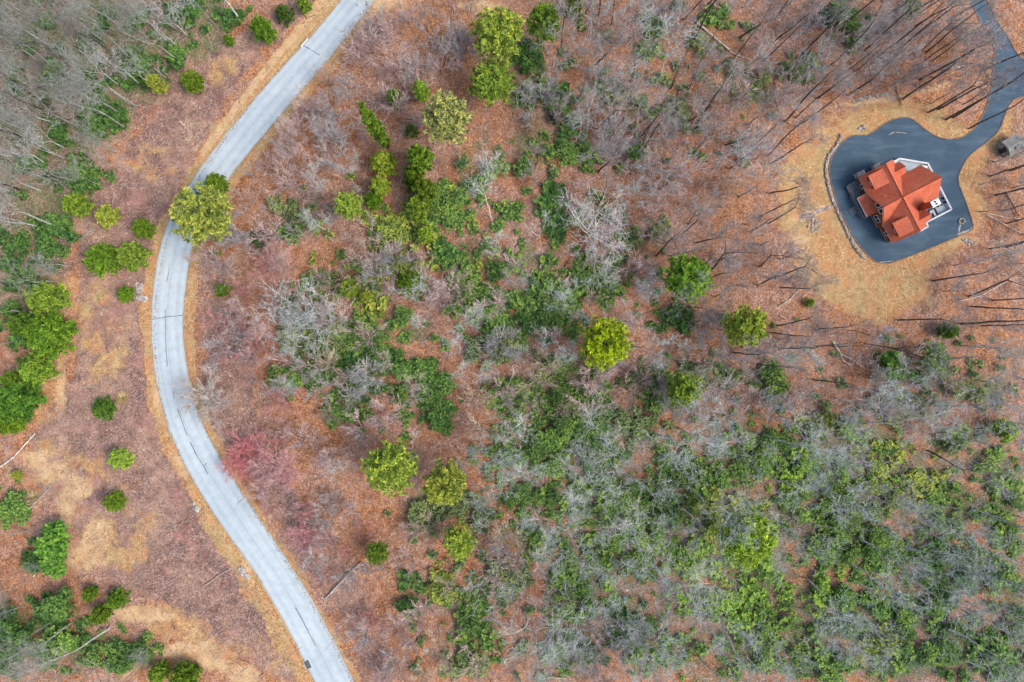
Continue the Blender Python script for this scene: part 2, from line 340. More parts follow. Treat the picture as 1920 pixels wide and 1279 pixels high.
SHRUBS = [  # photo pixels: centre, radii, number of shrubs, tint
 (250, 130, 45, 30, 7, 'd'), (190, 225, 40, 28, 7, 'd'), (150, 330, 40, 26, 6, 'd'), (80, 440, 60, 26, 7, 'd'), (50, 520, 50, 30, 6, 'd'), (100, 100, 60, 60, 3, 'd'), (400, 30, 60, 28, 5, 'd'), (325, 95, 30, 25, 3, 'd'), (15, 480, 20, 50, 3, 'd'), (20, 620, 25, 40, 4, 'd'),
 (60, 1170, 70, 35, 9, 'd'), (150, 1215, 100, 35, 12, 'm'), (240, 1235, 50, 30, 5, 'd'), (20, 1235, 30, 40, 5, 'd'), (20, 945, 25, 35, 4, 'm'), (60, 1040, 20, 20, 2, 'd'),
 (840, 385, 42, 36, 10, 'm'), (1040, 395, 20, 48, 9, 'd'), (1110, 520, 55, 42, 12, 'm'), (1035, 570, 50, 45, 11, 'm'), (960, 590, 60, 55, 12, 'd'), (890, 570, 35, 35, 5, 'm'), (875, 520, 20, 30, 4, 'm'), (830, 480, 22, 20, 4, 'd'),
 (610, 690, 60, 30, 8, 'd'), (700, 690, 50, 45, 9, 'd'), (640, 640, 45, 30, 7, 'm'), (780, 715, 55, 35, 9, 'd'), (815, 760, 30, 40, 5, 'd'), (560, 700, 40, 18, 4, 'm'), (640, 765, 45, 30, 5, 'm'), (590, 560, 50, 45, 6, 'p'), (600, 620, 50, 30, 5, 'p'),
 (960, 740, 40, 35, 5, 'm'), (1080, 780, 80, 50, 13, 'm'), (1000, 840, 80, 50, 12, 'm'), (1120, 850, 45, 60, 10, 'd'), (1240, 730, 45, 30, 5, 'm'), (1180, 800, 50, 30, 5, 'p'), (940, 650, 60, 30, 6, 'p'),
 (1010, 930, 60, 30, 5, 'm'), (880, 960, 50, 35, 6, 'p'), (800, 950, 30, 40, 5, 'p'), (940, 1090, 40, 30, 5, 'p'), (890, 1180, 50, 55, 8, 'm'), (830, 1110, 25, 45, 4, 'y'), (870, 1245, 40, 25, 4, 'p'), (765, 1110, 18, 30, 2, 'd'),
 (1075, 1130, 40, 60, 8, 'm'), (1150, 1040, 80, 50, 11, 'm'), (1180, 950, 90, 45, 11, 'm'), (1300, 880, 60, 45, 9, 'm'), (1420, 850, 70, 40, 9, 'm'), (1500, 870, 60, 50, 8, 'b'), (1590, 930, 80, 55, 10, 'm'), (1560, 1020, 70, 45, 9, 'm'), (1690, 900, 70, 60, 7, 'y'), (1660, 1040, 70, 40, 7, 'm'), (1780, 1050, 60, 35, 8, 'd'), (1790, 950, 60, 50, 6, 'm'), (1880, 900, 40, 60, 7, 'm'), (1890, 1000, 30, 50, 5, 'm'),
 (1350, 960, 60, 40, 6, 'y'), (1290, 1050, 60, 40, 8, 'b'), (1180, 1180, 60, 45, 6, 'd'), (1330, 1130, 70, 40, 7, 'b'), (1420, 1080, 50, 40, 6, 'b'), (1480, 1190, 60, 45, 7, 'm'), (1600, 1150, 60, 45, 7, 'd'), (1540, 1250, 60, 25, 6, 'm'), (1400, 1230, 60, 35, 5, 'm'), (1700, 1240, 70, 30, 6, 'm'), (1640, 1200, 40, 30, 3, 'y'), (1800, 1200, 70, 50, 6, 'd'), (1890, 1150, 30, 60, 4, 'd'), (1890, 1250, 30, 25, 3, 'd'), (1740, 1120, 40, 30, 3, 'm'),
 (985, 105, 30, 30, 5, 'd'), (995, 165, 30, 28, 5, 'm'), (1055, 215, 22, 45, 6, 'd'), (1090, 290, 40, 20, 4, 'm'), (1240, 45, 25, 20, 2, 'm'), (1225, 95, 20, 15, 2, 'm'), (1350, 30, 30, 15, 2, 'm'), (1590, 30, 35, 30, 4, 'd'), (1500, 130, 30, 30, 3, 'p'), (1600, 60, 30, 30, 2, 'p'), (1270, 205, 30, 18, 3, 'p'), (1320, 85, 20, 15, 2, 'p'),
 (1270, 600, 40, 22, 4, 'd'), (1340, 700, 60, 25, 5, 'p'), (1450, 720, 30, 40, 4, 'm'), (1240, 440, 25, 25, 2, 'p'), (1700, 700, 40, 20, 3, 'd'), (1700, 760, 60, 25, 5, 'p'), (1800, 820, 40, 20, 3, 'p'), (1640, 850, 60, 20, 3, 'y'), (1540, 790, 30, 15, 2, 'y'), (560, 390, 45, 30, 4, 'p'), (545, 435, 15, 12, 2, 'm'), (780, 440, 60, 22, 5, 'y'), (730, 420, 40, 20, 3, 'y'), (880, 340, 30, 30, 2, 'd'), (950, 400, 20, 20, 2, 'm'), (700, 560, 30, 30, 3, 'y'), (1700, 25, 20, 10, 1, 'p'), (660, 520, 40, 30, 3, 'p'),
 (1120, 400, 50, 40, 3, 'p'), (1000, 500, 50, 40, 3, 'm'), (900, 480, 40, 35, 2, 'm'), (740, 480, 50, 40, 2, 'y'), (1190, 450, 40, 30, 2, 'p'), (1150, 190, 60, 40, 2, 'p'), (1380, 170, 70, 40, 3, 'p'), (1000, 280, 40, 40, 2, 'm'), (900, 300, 40, 40, 2, 'p'), (1060, 700, 60, 40, 2, 'm'), (760, 620, 50, 30, 2, 'm'), (560, 640, 40, 50, 3, 'p'), (690, 620, 40, 30, 3, 'm'),
 (1100, 930, 80, 50, 4, 'b'), (1250, 960, 70, 50, 4, 'm'), (1480, 960, 80, 40, 4, 'm'), (1600, 820, 80, 30, 3, 'm'), (1820, 730, 60, 30, 2, 'p'), (1060, 1220, 60, 40, 4, 'm'), (1250, 1230, 80, 35, 5, 'm'), (1100, 1080, 60, 40, 3, 'b'), (1700, 1140, 70, 40, 4, 'm'), (1850, 1080, 50, 40, 4, 'm'), (1850, 1230, 60, 40, 4, 'm'), (1400, 1160, 50, 40, 3, 'b'), (1000, 1010, 60, 40, 3, 'm'), (1540, 1120, 60, 30, 3, 'b'),
 (60, 60, 80, 50, 3, 'd'), (180, 60, 80, 40, 3, 'd'), (60, 180, 60, 50, 3, 'd'), (60, 330, 60, 40, 3, 'd'), (300, 30, 60, 25, 2, 'd'), (200, 150, 50, 40, 3, 'd'), (120, 260, 50, 40, 3, 'd'),
]
def ellw(px, py, cx, cy, rx, ry, ang=0):
    a = math.radians(ang); dx = px - cx; dy = py - cy
    u = dx * math.cos(a) + dy * math.sin(a); v = -dx * math.sin(a) + dy * math.cos(a)
    return 1 - sstep(0.35, 1.6, np.hypot(u / rx, v / ry))

# ------------------------------------------------------------------ ground sheet
def build_ground():
    def axis(core, step, far):
        a = list(np.arange(-core, core + 1e-6, step)); p = core; s = step
        out = []
        while p < far:
            s *= 1.5; p += s; out.append(p)
        return np.array([-v for v in out[::-1]] + a + out)
    xs = axis(108, 0.6, 2200); ys = axis(76.2, 0.6, 2200)
    X, Y = np.meshgrid(xs, ys); Z = H(X, Y)
    PX = X * 10 + 960; PY = 639.5 - Y * 10
    core = (abs(X) < 109) & (abs(Y) < 77.5)
    nx, ny = len(xs), len(ys)
    flat = lambda A: A.ravel()
    px, py = flat(PX), flat(PY); x, y = flat(X), flat(Y)
    inn = flat(core)
    dr = np.full(px.shape, 1e3); dr[inn] = pdist(px[inn], py[inn], RC) - 31
    side = np.zeros(px.shape); # left or right of the road
    rcx = np.interp(py, [p[1] for p in RC], [p[0] for p in RC]); side = np.where(px < rcx, -1, 1)
    dd = np.full(px.shape, 1e3); dd[inn] = pdist(px[inn], py[inn], DRVS, True); dd = np.where(inpoly(px, py, DRVS), -dd, dd)
    TAN = [(130, 900, 130, 70), (230, 1020, 90, 70), (400, 1235, 150, 40), (150, 560, 80, 60), (80, 730, 45, 130), (330, 1170, 110, 40), (390, 120, 90, 40), (270, 300, 60, 40), (190, 640, 50, 90)]
    n1 = fbm(x, y, 0.25); n2 = fbm(x, y, 0.8, 5)
    lawn = inpoly(px, py, LAWN).astype(float); dl = np.full(px.shape, 1e3); dl[inn] = pdist(px[inn], py[inn], LAWN, True)
    lawn = np.where(lawn > 0, 0.5 + np.clip(dl / 60, 0, .5), 0.5 - np.clip(dl / 60, 0, .5)) + (n1 - .5) * .8 + (n2 - .5) * .35
    wl_ = np.where(side < 0, 23 + 26 * (n1 - .5), 13 + 20 * (n1 - .5)) + np.where(py > 950, 6, 0) * (side < 0)
    tan = np.zeros(px.shape)
    for e in TAN: tan = np.maximum(tan, ellw(px, py, *e) * .62)
    tan = np.clip(tan + (fbm(x, y, .35, 41) - .5) * 1.3 * (tan > .02), 0, 1)
    verge = 1 - sstep(wl_ - 4, wl_ + 4, dr)
    sand = np.zeros(px.shape)
    for e in SAND: sand = np.maximum(sand, ellw(px, py, *e) * 0.85)
    sand = np.clip(sand * (0.35 + 1.3 * fbm(x, y, 0.45, 21)) + (fbm(x, y, 1.1, 31) - .5) * 1.1 * (sand > 0.02), 0, 1) * .95
    # washed bright strip on the upper-left verge, bare rim right beside the asphalt
    up = (1 - sstep(5, 8, np.abs(dr - 15))) * (side < 0) * (1 - sstep(250, 330, py)); sand = np.maximum(sand, up * (0.45 + n2 * .8))
    rim = (1 - sstep(2, 5, dr)) * (dr > -6); sand = np.maximum(sand, rim * 0.25)
    brush = np.zeros(px.shape)
    for b in BRUSH:
        d = np.full(px.shape, 1e3); d[inn] = pdist(px[inn], py[inn], b, True); i_ = inpoly(px, py, b)
        brush = np.maximum(brush, np.where(i_, 0.5 + np.clip(d / 30, 0, .5), 0.5 - np.clip(d / 30, 0, .5)))
    NWP = [(-80, -80), (540, -80), (420, 80), (230, 260), (130, 400), (120, 560), (0, 600), (-80, 600)]; nw_shade = inpoly(px, py, NWP)
    dnw = np.full(px.shape, 1e3); dnw[inn] = pdist(px[inn], py[inn], NWP, True); nw_shade = np.clip(.5 + np.where(nw_shade, 1, -1) * dnw / 60 + (fbm(x, y, .2, 51) - .5) * 1.2, 0, 1)
    brush = np.maximum(brush, nw_shade)  # brush colour also darkens the north-west floor, painting in canopy shade
    brush = np.clip(brush + (n1 - .5) * 0.9, 0, 1) * (verge < .5)
    brush = np.where((px > 590) & (py > 150), brush * 0.6, brush)
    moss_shade = np.zeros(px.shape)
    for (cx, cy, rx, ry, n, t) in SHRUBS: moss_shade = np.maximum(moss_shade, ellw(px, py, cx, cy, rx * 1.15, ry * 1.15) * (0.85 if cx > 900 and cy > 720 else 0.62))
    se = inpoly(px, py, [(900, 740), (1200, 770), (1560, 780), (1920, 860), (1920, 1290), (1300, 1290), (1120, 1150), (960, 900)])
    moss_shade = np.maximum(moss_shade, se * .5); moss_shade = np.maximum(moss_shade, nw_shade * .68)  # mossy south-east floor; the north-west weight is painted canopy shade
    moss_shade = np.clip(moss_shade + (n1 - .5) * .6, 0, 1) * (verge < .5) * (moss_shade > .02)
    # small unevenness of the forest floor, none on paved strips
    bumpy = sstep(8, 30, dr) * sstep(8, 30, dd) * inn
    z = flat(Z) + bumpy * ((fbm(x, y, 0.5, 9) - .5) * 0.5 + (n2 - .5) * 0.18)
    z = np.where(dr < -4, z - 0.06, z)
    z = np.where(dd < -4, z - 0.06, z)
    me = bpy.data.meshes.new("ground")
    idx = np.arange(nx * ny).reshape(ny, nx)
    q = np.stack([idx[:-1, :-1], idx[:-1, 1:], idx[1:, 1:], idx[1:, :-1]], -1).reshape(-1, 4)
    me.vertices.add(nx * ny); me.vertices.foreach_set("co", np.c_[x, y, z].ravel())
    me.loops.add(q.size); me.loops.foreach_set("vertex_index", q.ravel())
    me.polygons.add(len(q)); me.polygons.foreach_set("loop_start", np.arange(0, q.size, 4)); me.polygons.foreach_set("loop_total", np.full(len(q), 4))
    me.polygons.foreach_set("use_smooth", np.ones(len(q), bool))
    me.update(calc_edges=True); me.validate()
    ca = me.color_attributes.new("zone", 'FLOAT_COLOR', 'POINT')
    lv = np.maximum(np.maximum(np.clip(lawn, 0, 1), verge), tan * .85)
    ca.data.foreach_set("color", np.c_[lv, sand, brush, moss_shade].ravel())
    me.materials.append(M_GROUND)
    o = bpy.data.objects.new("ground", me); COL.objects.link(o); tag(o, kind='structure')
build_ground()

def blocked(px, py, m=4):
    """true on asphalt (with margin m pixels), by the house"""
    px = np.atleast_1d(np.asarray(px, float)); py = np.atleast_1d(np.asarray(py, float))
    a = pdist(px, py, RC) < 31 + m
    b = inpoly(px, py, DRVS) | (pdist(px, py, DRVS, True) < m)
    return a | b

# ------------------------------------------------------------------ road
def build_road():
    mb = MB(); K = 14; acr = []
    for i in range(NR):
        for k in range(K + 1):
            t = k / K; e = 0.0
            px = rl[i][0] * (1 - t) + rr[i][0] * t; py = rl[i][1] * (1 - t) + rr[i][1] * t
            if k in (0, K):
                s = (fbm(px, py, 0.05) - .5) * 6 * (-1 if k == 0 else 1); px += s * .6
            x, y, z = G(px, py)
            mb.v.append((x, y, z + 0.03 + 0.05 * (1 - (2 * t - 1) ** 2))); acr.append(2 * t - 1)
    for i in range(NR - 1):
        for k in range(K):
            a = i * (K + 1) + k; mb.f.append((a, a + K + 1, a + K + 2, a + 1)); mb.m.append(0)
    me = mb.mesh("road", M_ROAD, True)
    at = me.attributes.new("across", 'FLOAT', 'POINT'); at.data.foreach_set("value", acr)
    road = bpy.data.objects.new("road", me); COL.objects.link(road); tag(road, kind='structure')
    if me.polygons[0].normal.z < 0: me.flip_normals()
    # thin edge skirt comes from the ground; tar sealed cracks lie on the asphalt
    def crack(line, w=0.09):
        w *= .5
        rnd = random.Random(int(line[0][0] * 7)); mb = MB(); pts = []
        for (a, b) in zip(line[:-1], line[1:]):
            n = max(2, int(math.hypot(b[0] - a[0], b[1] - a[1]) / 4))
            for j in range(n): t = j / n; pts.append((a[0] * (1 - t) + b[0] * t + rnd.uniform(-.4, .4), a[1] * (1 - t) + b[1] * t))
        pts.append(line[-1]); P = [Vector(G(*p)) for p in pts]
        for i, p in enumerate(P):
            d = (P[min(i + 1, len(P) - 1)] - P[max(0, i - 1)]); d.z = 0; d.normalize(); n = Vector((-d.y, d.x, 0)) * w * rnd.uniform(.7, 1.3)
            zz = p.z + 0.03 + 0.056
            mb.v += [(p.x + n.x, p.y + n.y, zz), (p.x - n.x, p.y - n.y, zz), (p.x - n.x, p.y - n.y, zz - .05), (p.x + n.x, p.y + n.y, zz - .05)]
        for i in range(len(P) - 1):
            a = 4 * i
            for k in range(4): mb.f.append((a + k, a + (k + 1) % 4, a + 4 + (k + 1) % 4, a + 4 + k)); mb.m.append(0)
        mb.build("tar_crack", M_TAR, road)
    crack([(336, 428), (333, 442)]); crack([(318, 502), (316, 514), (314, 527)])
    crack([(310, 580), (310.5, 610), (311, 640), (314, 688)]); crack([(286, 599), (298, 597), (312, 594), (328, 593), (342, 591)], 0.11)
    crack([(326, 734), (327, 748)]); crack([(333, 766), (342, 792), (352, 818)], 0.1); crack([(357, 829), (366, 848), (374, 862), (383, 876), (390, 889)], .13)
    crack([(383, 875), (386, 870), (388, 868)]); crack([(554, 1139), (565, 1158), (578, 1184), (592, 1211)], .11); crack([(568, 85), (582, 93), (600, 104)], 0.1)
    # concrete kerb piece and drain at the edges
    A = G(581, 69); B = G(560, 96); mb = MB(); d = Vector((B[0] - A[0], B[1] - A[1], 0)); L = d.length; d.normalize()
    mb.box(L * .15, -.16, -.3, L * .75, .04, 0.14); o = mb.build("concrete_kerb", M_CONC, None, loc=A); o.rotation_euler = (0, 0, math.atan2(d.y, d.x))
    tag(o, "short white concrete kerb on the road edge beside the transverse crack", "kerb")
    A = G(577, 1246); r = empty("storm_drain", A, math.radians(-62))
    tag(r, "dark rectangular storm drain at the edge of the pale road", "drain")
    mb = MB(); mb.box(-.85, -.55, -.3, .85, .55, .07); mb.box(-.85, .55, -.3, .85, .62, .1); mb.build("drain_frame", M_CONC, r)
    for k in range(9):
        mb = MB(); x = -.76 + k * .18; mb.box(x, -.48, .075, x + .11, .48, .12); mb.build("grate_bar", M_DECK, r)
    mb = MB(); mb.box(-.8, -.5, .071, .8, .5, .074); mb.build("drain_well", M_DARK, r)
build_road()

# ------------------------------------------------------------------ driveway with its low kerb
def build_drive():
    P = [W(*p) for p in DRVS]; tri = geometry.tessellate_polygon([[Vector((x, y, 0)) for x, y in P]])
    mb = MB(); mb.v = [(x, y, 0.03) for x, y in P]; mb.f = [t for t in tri]; mb.m = [0] * len(tri)
    o = mb.build("driveway", M_DRIVE); tag(o, kind='structure')
    for p in o.data.polygons:
        if p.normal.z < 0: p.flip()
    mb = MB(); n = len(P)
    for i in range(n):
        a = Vector((*P[i], 0)); b = Vector((*P[(i + 1) % n], 0)); pa = Vector((*P[i - 1], 0)); nb = Vector((*P[(i + 2) % n], 0))
        def nrm(u, v):
            d = (v - u).normalized(); return Vector((-d.y, d.x, 0))
        na = (nrm(pa, a) + nrm(a, b)).normalized() * .09; nb_ = (nrm(a, b) + nrm(b, nb)).normalized() * .09
        if DRVS[i][1] < -5 or DRVS[i][0] > 1950: continue
        v = []
        for (c, m) in ((a, na), (b, nb_)):
            v += [(c.x + m.x, c.y + m.y, -.1), (c.x + m.x, c.y + m.y, .12), (c.x - m.x, c.y - m.y, .12), (c.x - m.x, c.y - m.y, -.1)]
        mb.add(v, [(0, 1, 5, 4), (1, 2, 6, 5), (2, 3, 7, 6)])
    mb.build("kerb", M_KERB, o)
    # pale scuffs and dried mud at the corner of the turning area
    mud = plain("dried_mud", (0.34, 0.30, 0.25, 1), 0.9, 0.3, 2)
    def blot(cx, cy, rx, ry, ang, name, seed):
        r = random.Random(seed); x, y = W(cx, cy); pts = []
        for k in range(18):
            t = 2 * math.pi * k / 18; q = r.uniform(.6, 1.15); u = math.cos(t) * rx * q; v = math.sin(t) * ry * q
            pts.append((x + u * math.cos(ang) - v * math.sin(ang), y + u * math.sin(ang) + v * math.cos(ang), .036))
        mb = MB(); mb.prism(pts, .003); mb.build(name, mud, o)
    blot(1806, 436, 1.5, .25, .35, "mud_streak", 1); blot(1799, 428, .9, .18, 1.4, "mud_streak", 2); blot(1672, 250, .7, .12, .5, "mud_streak", 3)
    blot(1690, 249, 1.3, .08, -.1, "mud_streak", 4); blot(1822, 429, .5, .2, 1, "mud_streak", 5); blot(1660, 491, 1.6, .1, .1, "mud_streak", 6)
build_drive()

# ------------------------------------------------------------------ stones
def stone(mb, c, r, rnd, mi=0, flat=.7):
    """a rough boulder: squashed, jittered octahedron-subdivided lump"""
    n1 = 6; rows = [(-.55, .75), (0.1, 1.0), (.65, .62)]
    o = len(mb.v); a0 = rnd.uniform(0, 6.28); sx = rnd.uniform(.75, 1.3); sy = rnd.uniform(.75, 1.2)
    for (h, q) in rows:
        for k in range(n1):
            t = a0 + 2 * math.pi * k / n1; j = rnd.uniform(.8, 1.15) * q
            mb.v.append((c[0] + math.cos(t) * r * j * sx, c[1] + math.sin(t) * r * j * sy, c[2] + (h + rnd.uniform(-.1, .1)) * r * flat))
    mb.v.append((c[0], c[1], c[2] + .95 * r * flat))
    for i in range(2):
        for k in range(n1):
            mb.f.append((o + i * n1 + k, o + i * n1 + (k + 1) % n1, o + (i + 1) * n1 + (k + 1) % n1, o + (i + 1) * n1 + k)); mb.m.append(mi)
    for k in range(n1): mb.f.append((o + 12 + k, o + 12 + (k + 1) % n1, o + 18)); mb.m.append(mi)

def stone_wall():
    line = [(1577, 252), (1572, 266), (1563, 280), (1553, 294), (1548.5, 310), (1548.5, 330), (1553, 352), (1561, 376), (1572, 402), (1583, 425), (1595, 450), (1605, 468), (1620, 486)]
    a = resample(line, 220); rnd = random.Random(3); mb = MB()
    for i, (px, py) in enumerate(a):
        x, y, z = G(px, py)
        for k in range(3):
            stone(mb, (x + rnd.uniform(-.2, .2), y + rnd.uniform(-.2, .2), z + .06 + k * .13), rnd.uniform(.11, .19), rnd)
    o = mb.build("rock_wall", M_STONE)
    o.color = (1, 1, 1, 1); tag(o, "low dry stone wall of pale rocks along the dark driveway's outer curve", "wall")
stone_wall()
def rock_pile(px, py, rx, ry, n, label, seed, ang=0, smax=.42, name="rock_pile", cat="rocks", tall=.25):
    rnd = random.Random(seed); mb = MB()
    for _ in range(n):
        t = rnd.uniform(0, 6.28); q = math.sqrt(rnd.random()); u = math.cos(t) * q * rx; v = math.sin(t) * q * ry; a = math.radians(ang)
        x, y, z = G(px + u * math.cos(a) - v * math.sin(a), py + u * math.sin(a) + v * math.cos(a))
        stone(mb, (x, y, z + .05 + rnd.random() * tall * (1 - q)), rnd.uniform(.12, smax), rnd)
    tag(mb.build(name, M_STONE), label, cat, "rock piles and rubble")
rock_pile(261, 538, 6, 11, 46, "grey riprap rocks on the verge beside the road bend, upper heap", 1, tall=.4)
rock_pile(266, 559, 9, 5, 40, "grey riprap rocks on the verge just below another rock heap", 2, 10, tall=.4)
rock_pile(458, 1075, 5, 14, 44, "heap of grey rocks beside the long lower stretch of road", 3, -35, tall=.3)
rock_pile(368, 950, 5, 10, 26, "few dark rocks at the inner road edge under brush", 4, -20)
rock_pile(1530, 398, 34, 4, 90, "pale rubble streak across the straw lawn left by the wall", 5, -20, .2, tall=.05)
rock_pile(1526, 420, 14, 16, 70, "patch of pale broken rubble on the orange lawn slope", 6, -20, .2, tall=.05)
rock_pile(1637, 182, 40, 4, 60, "scattered pale stones along the lawn's upper fringe", 7, -12, .22, tall=.05)
rock_pile(1816, 453, 13, 5, 34, "scatter of whitish stones outside the driveway corner", 8, 20, .28, tall=.05)
rock_pile(1800, 122, 26, 4, 50, "row of pale stones among trunks left of the driveway neck", 9, -10, .24, tall=.05)
rock_pile(731, 1255, 6, 10, 12, "few white stones on orange litter near the bottom edge", 10, 0, .28, tall=.05)
rock_pile(797, 1217, 3, 2, 2, "single white rock beside a yellow-green seedling", 11, 0, .5, tall=.05)
rock_pile(401, 798, 2, 3, 3, "small white stone on the verge beside the road's inner curve", 12, 0, .34, tall=.05)
rock_pile(1617, 240, 7, 5, 16, "small heap of mossy grey stones above the driveway edge", 13, 0, .3)

# ------------------------------------------------------------------ house (local axes: u along the east-west ridge, v along the north-south ridge)
HA = math.atan2(0.457, 0.889)
house = empty("lodge_house", (69.78, 25.70, 0.0), HA)
tag(house, "orange-red shingle roofed log house on the dark driveway circle", "house")
# local x = u, local y = -v
def P3(u, v, z): return (u, -v, z)
RID, EAV, HW = 6.2, 2.9, 3.5
def slab(name, pts, mat, th=.14, parent=house):
    """roof plane: uv axes aligned to the slope so shingle courses run level"""
    P = [Vector(P3(*p)) for p in pts]; n = (P[1] - P[0]).cross(P[2] - P[0]).normalized()
    if n.z < 0: n = -n; P = P[::-1]
    h = Vector((0, 0, 1)).cross(n)
    h = h.normalized() if h.length > 1e-3 else Vector((1, 0, 0)); g = n.cross(h)
    R = Matrix((h, g, n)).transposed().to_4x4(); R.translation = P[0]; Ri = R.inverted(); L = [Ri @ p for p in P]
    k = len(L); mb = MB()
    mb.add([tuple(p) for p in L] + [(p.x, p.y, p.z - th) for p in L], [tuple(range(k)), tuple(range(2 * k - 1, k - 1, -1))] + [(i, i + k, (i + 1) % k + k, (i + 1) % k) for i in range(k)])
    o = mb.build(name, mat, parent); o.matrix_local = R; return o
def wallp(name, pts, mat=None, th=.16, parent=house):
    """vertical wall panel from polygon, thickened inwards along its normal"""
    P = [Vector(P3(*p)) for p in pts]; n = (P[1] - P[0]).cross(P[2] - P[0]).normalized() * th
    k = len(P); mb = MB(); mb.add([tuple(p) for p in P] + [tuple(p - n) for p in P], [tuple(range(k)), tuple(range(2 * k - 1, k - 1, -1))] + [(i, i + k, (i + 1) % k + k, (i + 1) % k) for i in range(k)])
    return mb.build(name, mat or M_WOOD, parent)
def zr(a): return RID - (RID - EAV) / HW * abs(a)       # roof height at distance a from a ridge
def hbox(name, u0, v0, z0, u1, v1, z1, mat, parent=house):
    mb = MB(); mb.box(min(u0, u1), min(-v0, -v1), z0, max(u0, u1), max(-v0, -v1), z1); return mb.build(name, mat, parent)

# walls of both wings
hbox("wall", -2.95, -6.4, 0, -2.8, -3.2, 2.95, M_WOOD); hbox("wall", -2.95, 3.5, 0, -2.8, 6.5, 2.95, M_WOOD)
hbox("wall", 2.8, -6.4, 0, 2.95, -3.0, 2.95, M_WOOD); hbox("wall", 2.8, 3.0, 0, 2.95, 6.5, 2.95, M_WOOD)
def gable_v(v, s):   # gable end closing the north-south wing
    q = 2.93; wallp("gable_wall", [(-q, v, 0), (q, v, 0), (q, v, zr(q) - .2), (0, v, RID - .2), (-q, v, zr(q) - .2)], th=.15 * s)
gable_v(-6.4, 1); gable_v(6.5, -1)
def gable_u(u, s):
    q = 2.9; return wallp("gable_wall", [(u, -q, 0), (u, q, 0), (u, q, zr(q) - .2), (u, 0, RID - .2), (u, -q, zr(q) - .2)], th=.15 * s)
gable_u(7.3, -1)
gable_u(-3.32, 1)
hbox("wall", -3.3, 2.92, 0, -2.9, 3.45, 2.9, M_WOOD); hbox("wall", -3.3, -3.1, 0, -2.9, -2.92, 2.9, M_WOOD)
hbox("wall", 2.9, -2.95, 0, 7.3, -2.8, 2.95, M_WOOD); hbox("wall", 2.9, 2.8, 0, 7.3, 2.95, 2.95, M_WOOD)
hbox("sill_board", -3.02, 3.5, 0.25, -2.953, 6.5, .4, M_TRIM); hbox("sill_board", -3.02, -6.4, .25, -2.953, -3.2, .4, M_TRIM); hbox("sill_board", -3.4, .7, .25, -3.323, 3.4, .4, M_TRIM)

# main roof: north-south ridge with east-west cross gable; valleys run at the diagonals
slab("roof", [(0, -6.75, RID), (0, 0, RID), (-HW, -HW, EAV), (-HW, -6.75, EAV)], M_SHINGLE)
slab("roof", [(0, 0, RID), (0, 6.9, RID), (-HW, 6.9, EAV), (-HW, HW, EAV)], M_SHINGLE)
slab("roof", [(0, -6.75, RID), (HW, -6.75, EAV), (HW, -HW, EAV), (0, 0, RID)], M_SHINGLE)
slab("roof", [(0, 0, RID), (HW, HW, EAV), (HW, 6.9, EAV), (0, 6.9, RID)], M_SHINGLE)
slab("roof", [(0, 0, RID), (7.85, 0, RID), (7.6, -HW, EAV), (HW, -HW, EAV)], M_SHINGLE)
slab("roof", [(0, 0, RID), (HW, HW, EAV), (7.6, HW, EAV), (7.85, 0, RID)], M_SHINGLE)
slab("roof", [(0, 0, RID), (-HW, -HW, EAV), (-3.72, -HW, EAV), (-3.8, 0, RID)], M_SHINGLE)
slab("roof", [(0, 0, RID), (-3.8, 0, RID), (-3.72, HW, EAV), (-HW, HW, EAV)], M_SHINGLE)
def cap(a, b, r=.07):
    mb = MB(); mb.tube([Vector(P3(*a)), Vector(P3(*b))], [r, r], 6, cap=True); mb.build("ridge_cap", M_RIDGE, house)
cap((0, -6.77, RID + .0), (0, 6.92, RID)); cap((-3.82, 0, RID + .004), (-.08, 0, RID + .004)); cap((.08, 0, RID + .004), (7.87, 0, RID + .004))
# fascia boards on rakes facing the camera side
def board(a, b, w=.2, t=.05, mat=None, name="fascia"):
    A, B = Vector(P3(*a)), Vector(P3(*b)); mb = MB(); mb.tube([A, B], [w * .5, w * .5], 4, cap=True); mb.build(name, mat or M_TRIM, house)
board((-3.84, 0, RID - .18), (-3.77, -HW, EAV - .16), .1); board((-3.84, 0, RID - .18), (-3.77, HW, EAV - .16), .1)
board((-3.55, -6.75, EAV - .12), (-3.55, -3.6, EAV - .12), .12); board((-3.55, 3.62, EAV - .12), (-3.55, 6.9, EAV - .12), .12)
# windows
def window(c, du, dv, z0, z1, facing='u', panes=1, parent=house, nm="window"):
    """frame with glass in a wall that faces -u; c=(u,v centre)"""
    u, v = c; w = dv / 2; mb = MB(); f = .09
    mb.box(u - .07, -(v + w), z0, u, -(v - w), z0 + f); mb.box(u - .07, -(v + w), z1 - f, u, -(v - w), z1)
    mb.box(u - .07, -(v + w), z0 + f, u, -(v + w) + f, z1 - f); mb.box(u - .07, -(v - w) - f, z0 + f, u, -(v - w), z1 - f)
    if panes == 2: mb.box(u - .065, -v - f * .5, z0 + f, u, -v + f * .5, z1 - f)
    o = mb.build(nm, M_WHITE, parent)
    g = MB(); g.box(u - .03, -(v + w) + f, z0 + f, u - .01, -(v - w) - f, z1 - f); g.build("pane", M_GLASS, o); return o
window((-3.325, -.62), 0, .95, 3.3, 4.75); window((-3.325, .62), 0, .95, 3.3, 4.75)
window((-3.325, 1.75), 0, 1.5, 1.0, 2.2, panes=2); window((-2.955, -4.9), 0, .9, .9, 2.2); window((-2.955, 5.0), 0, .9, 1.0, 2.1)
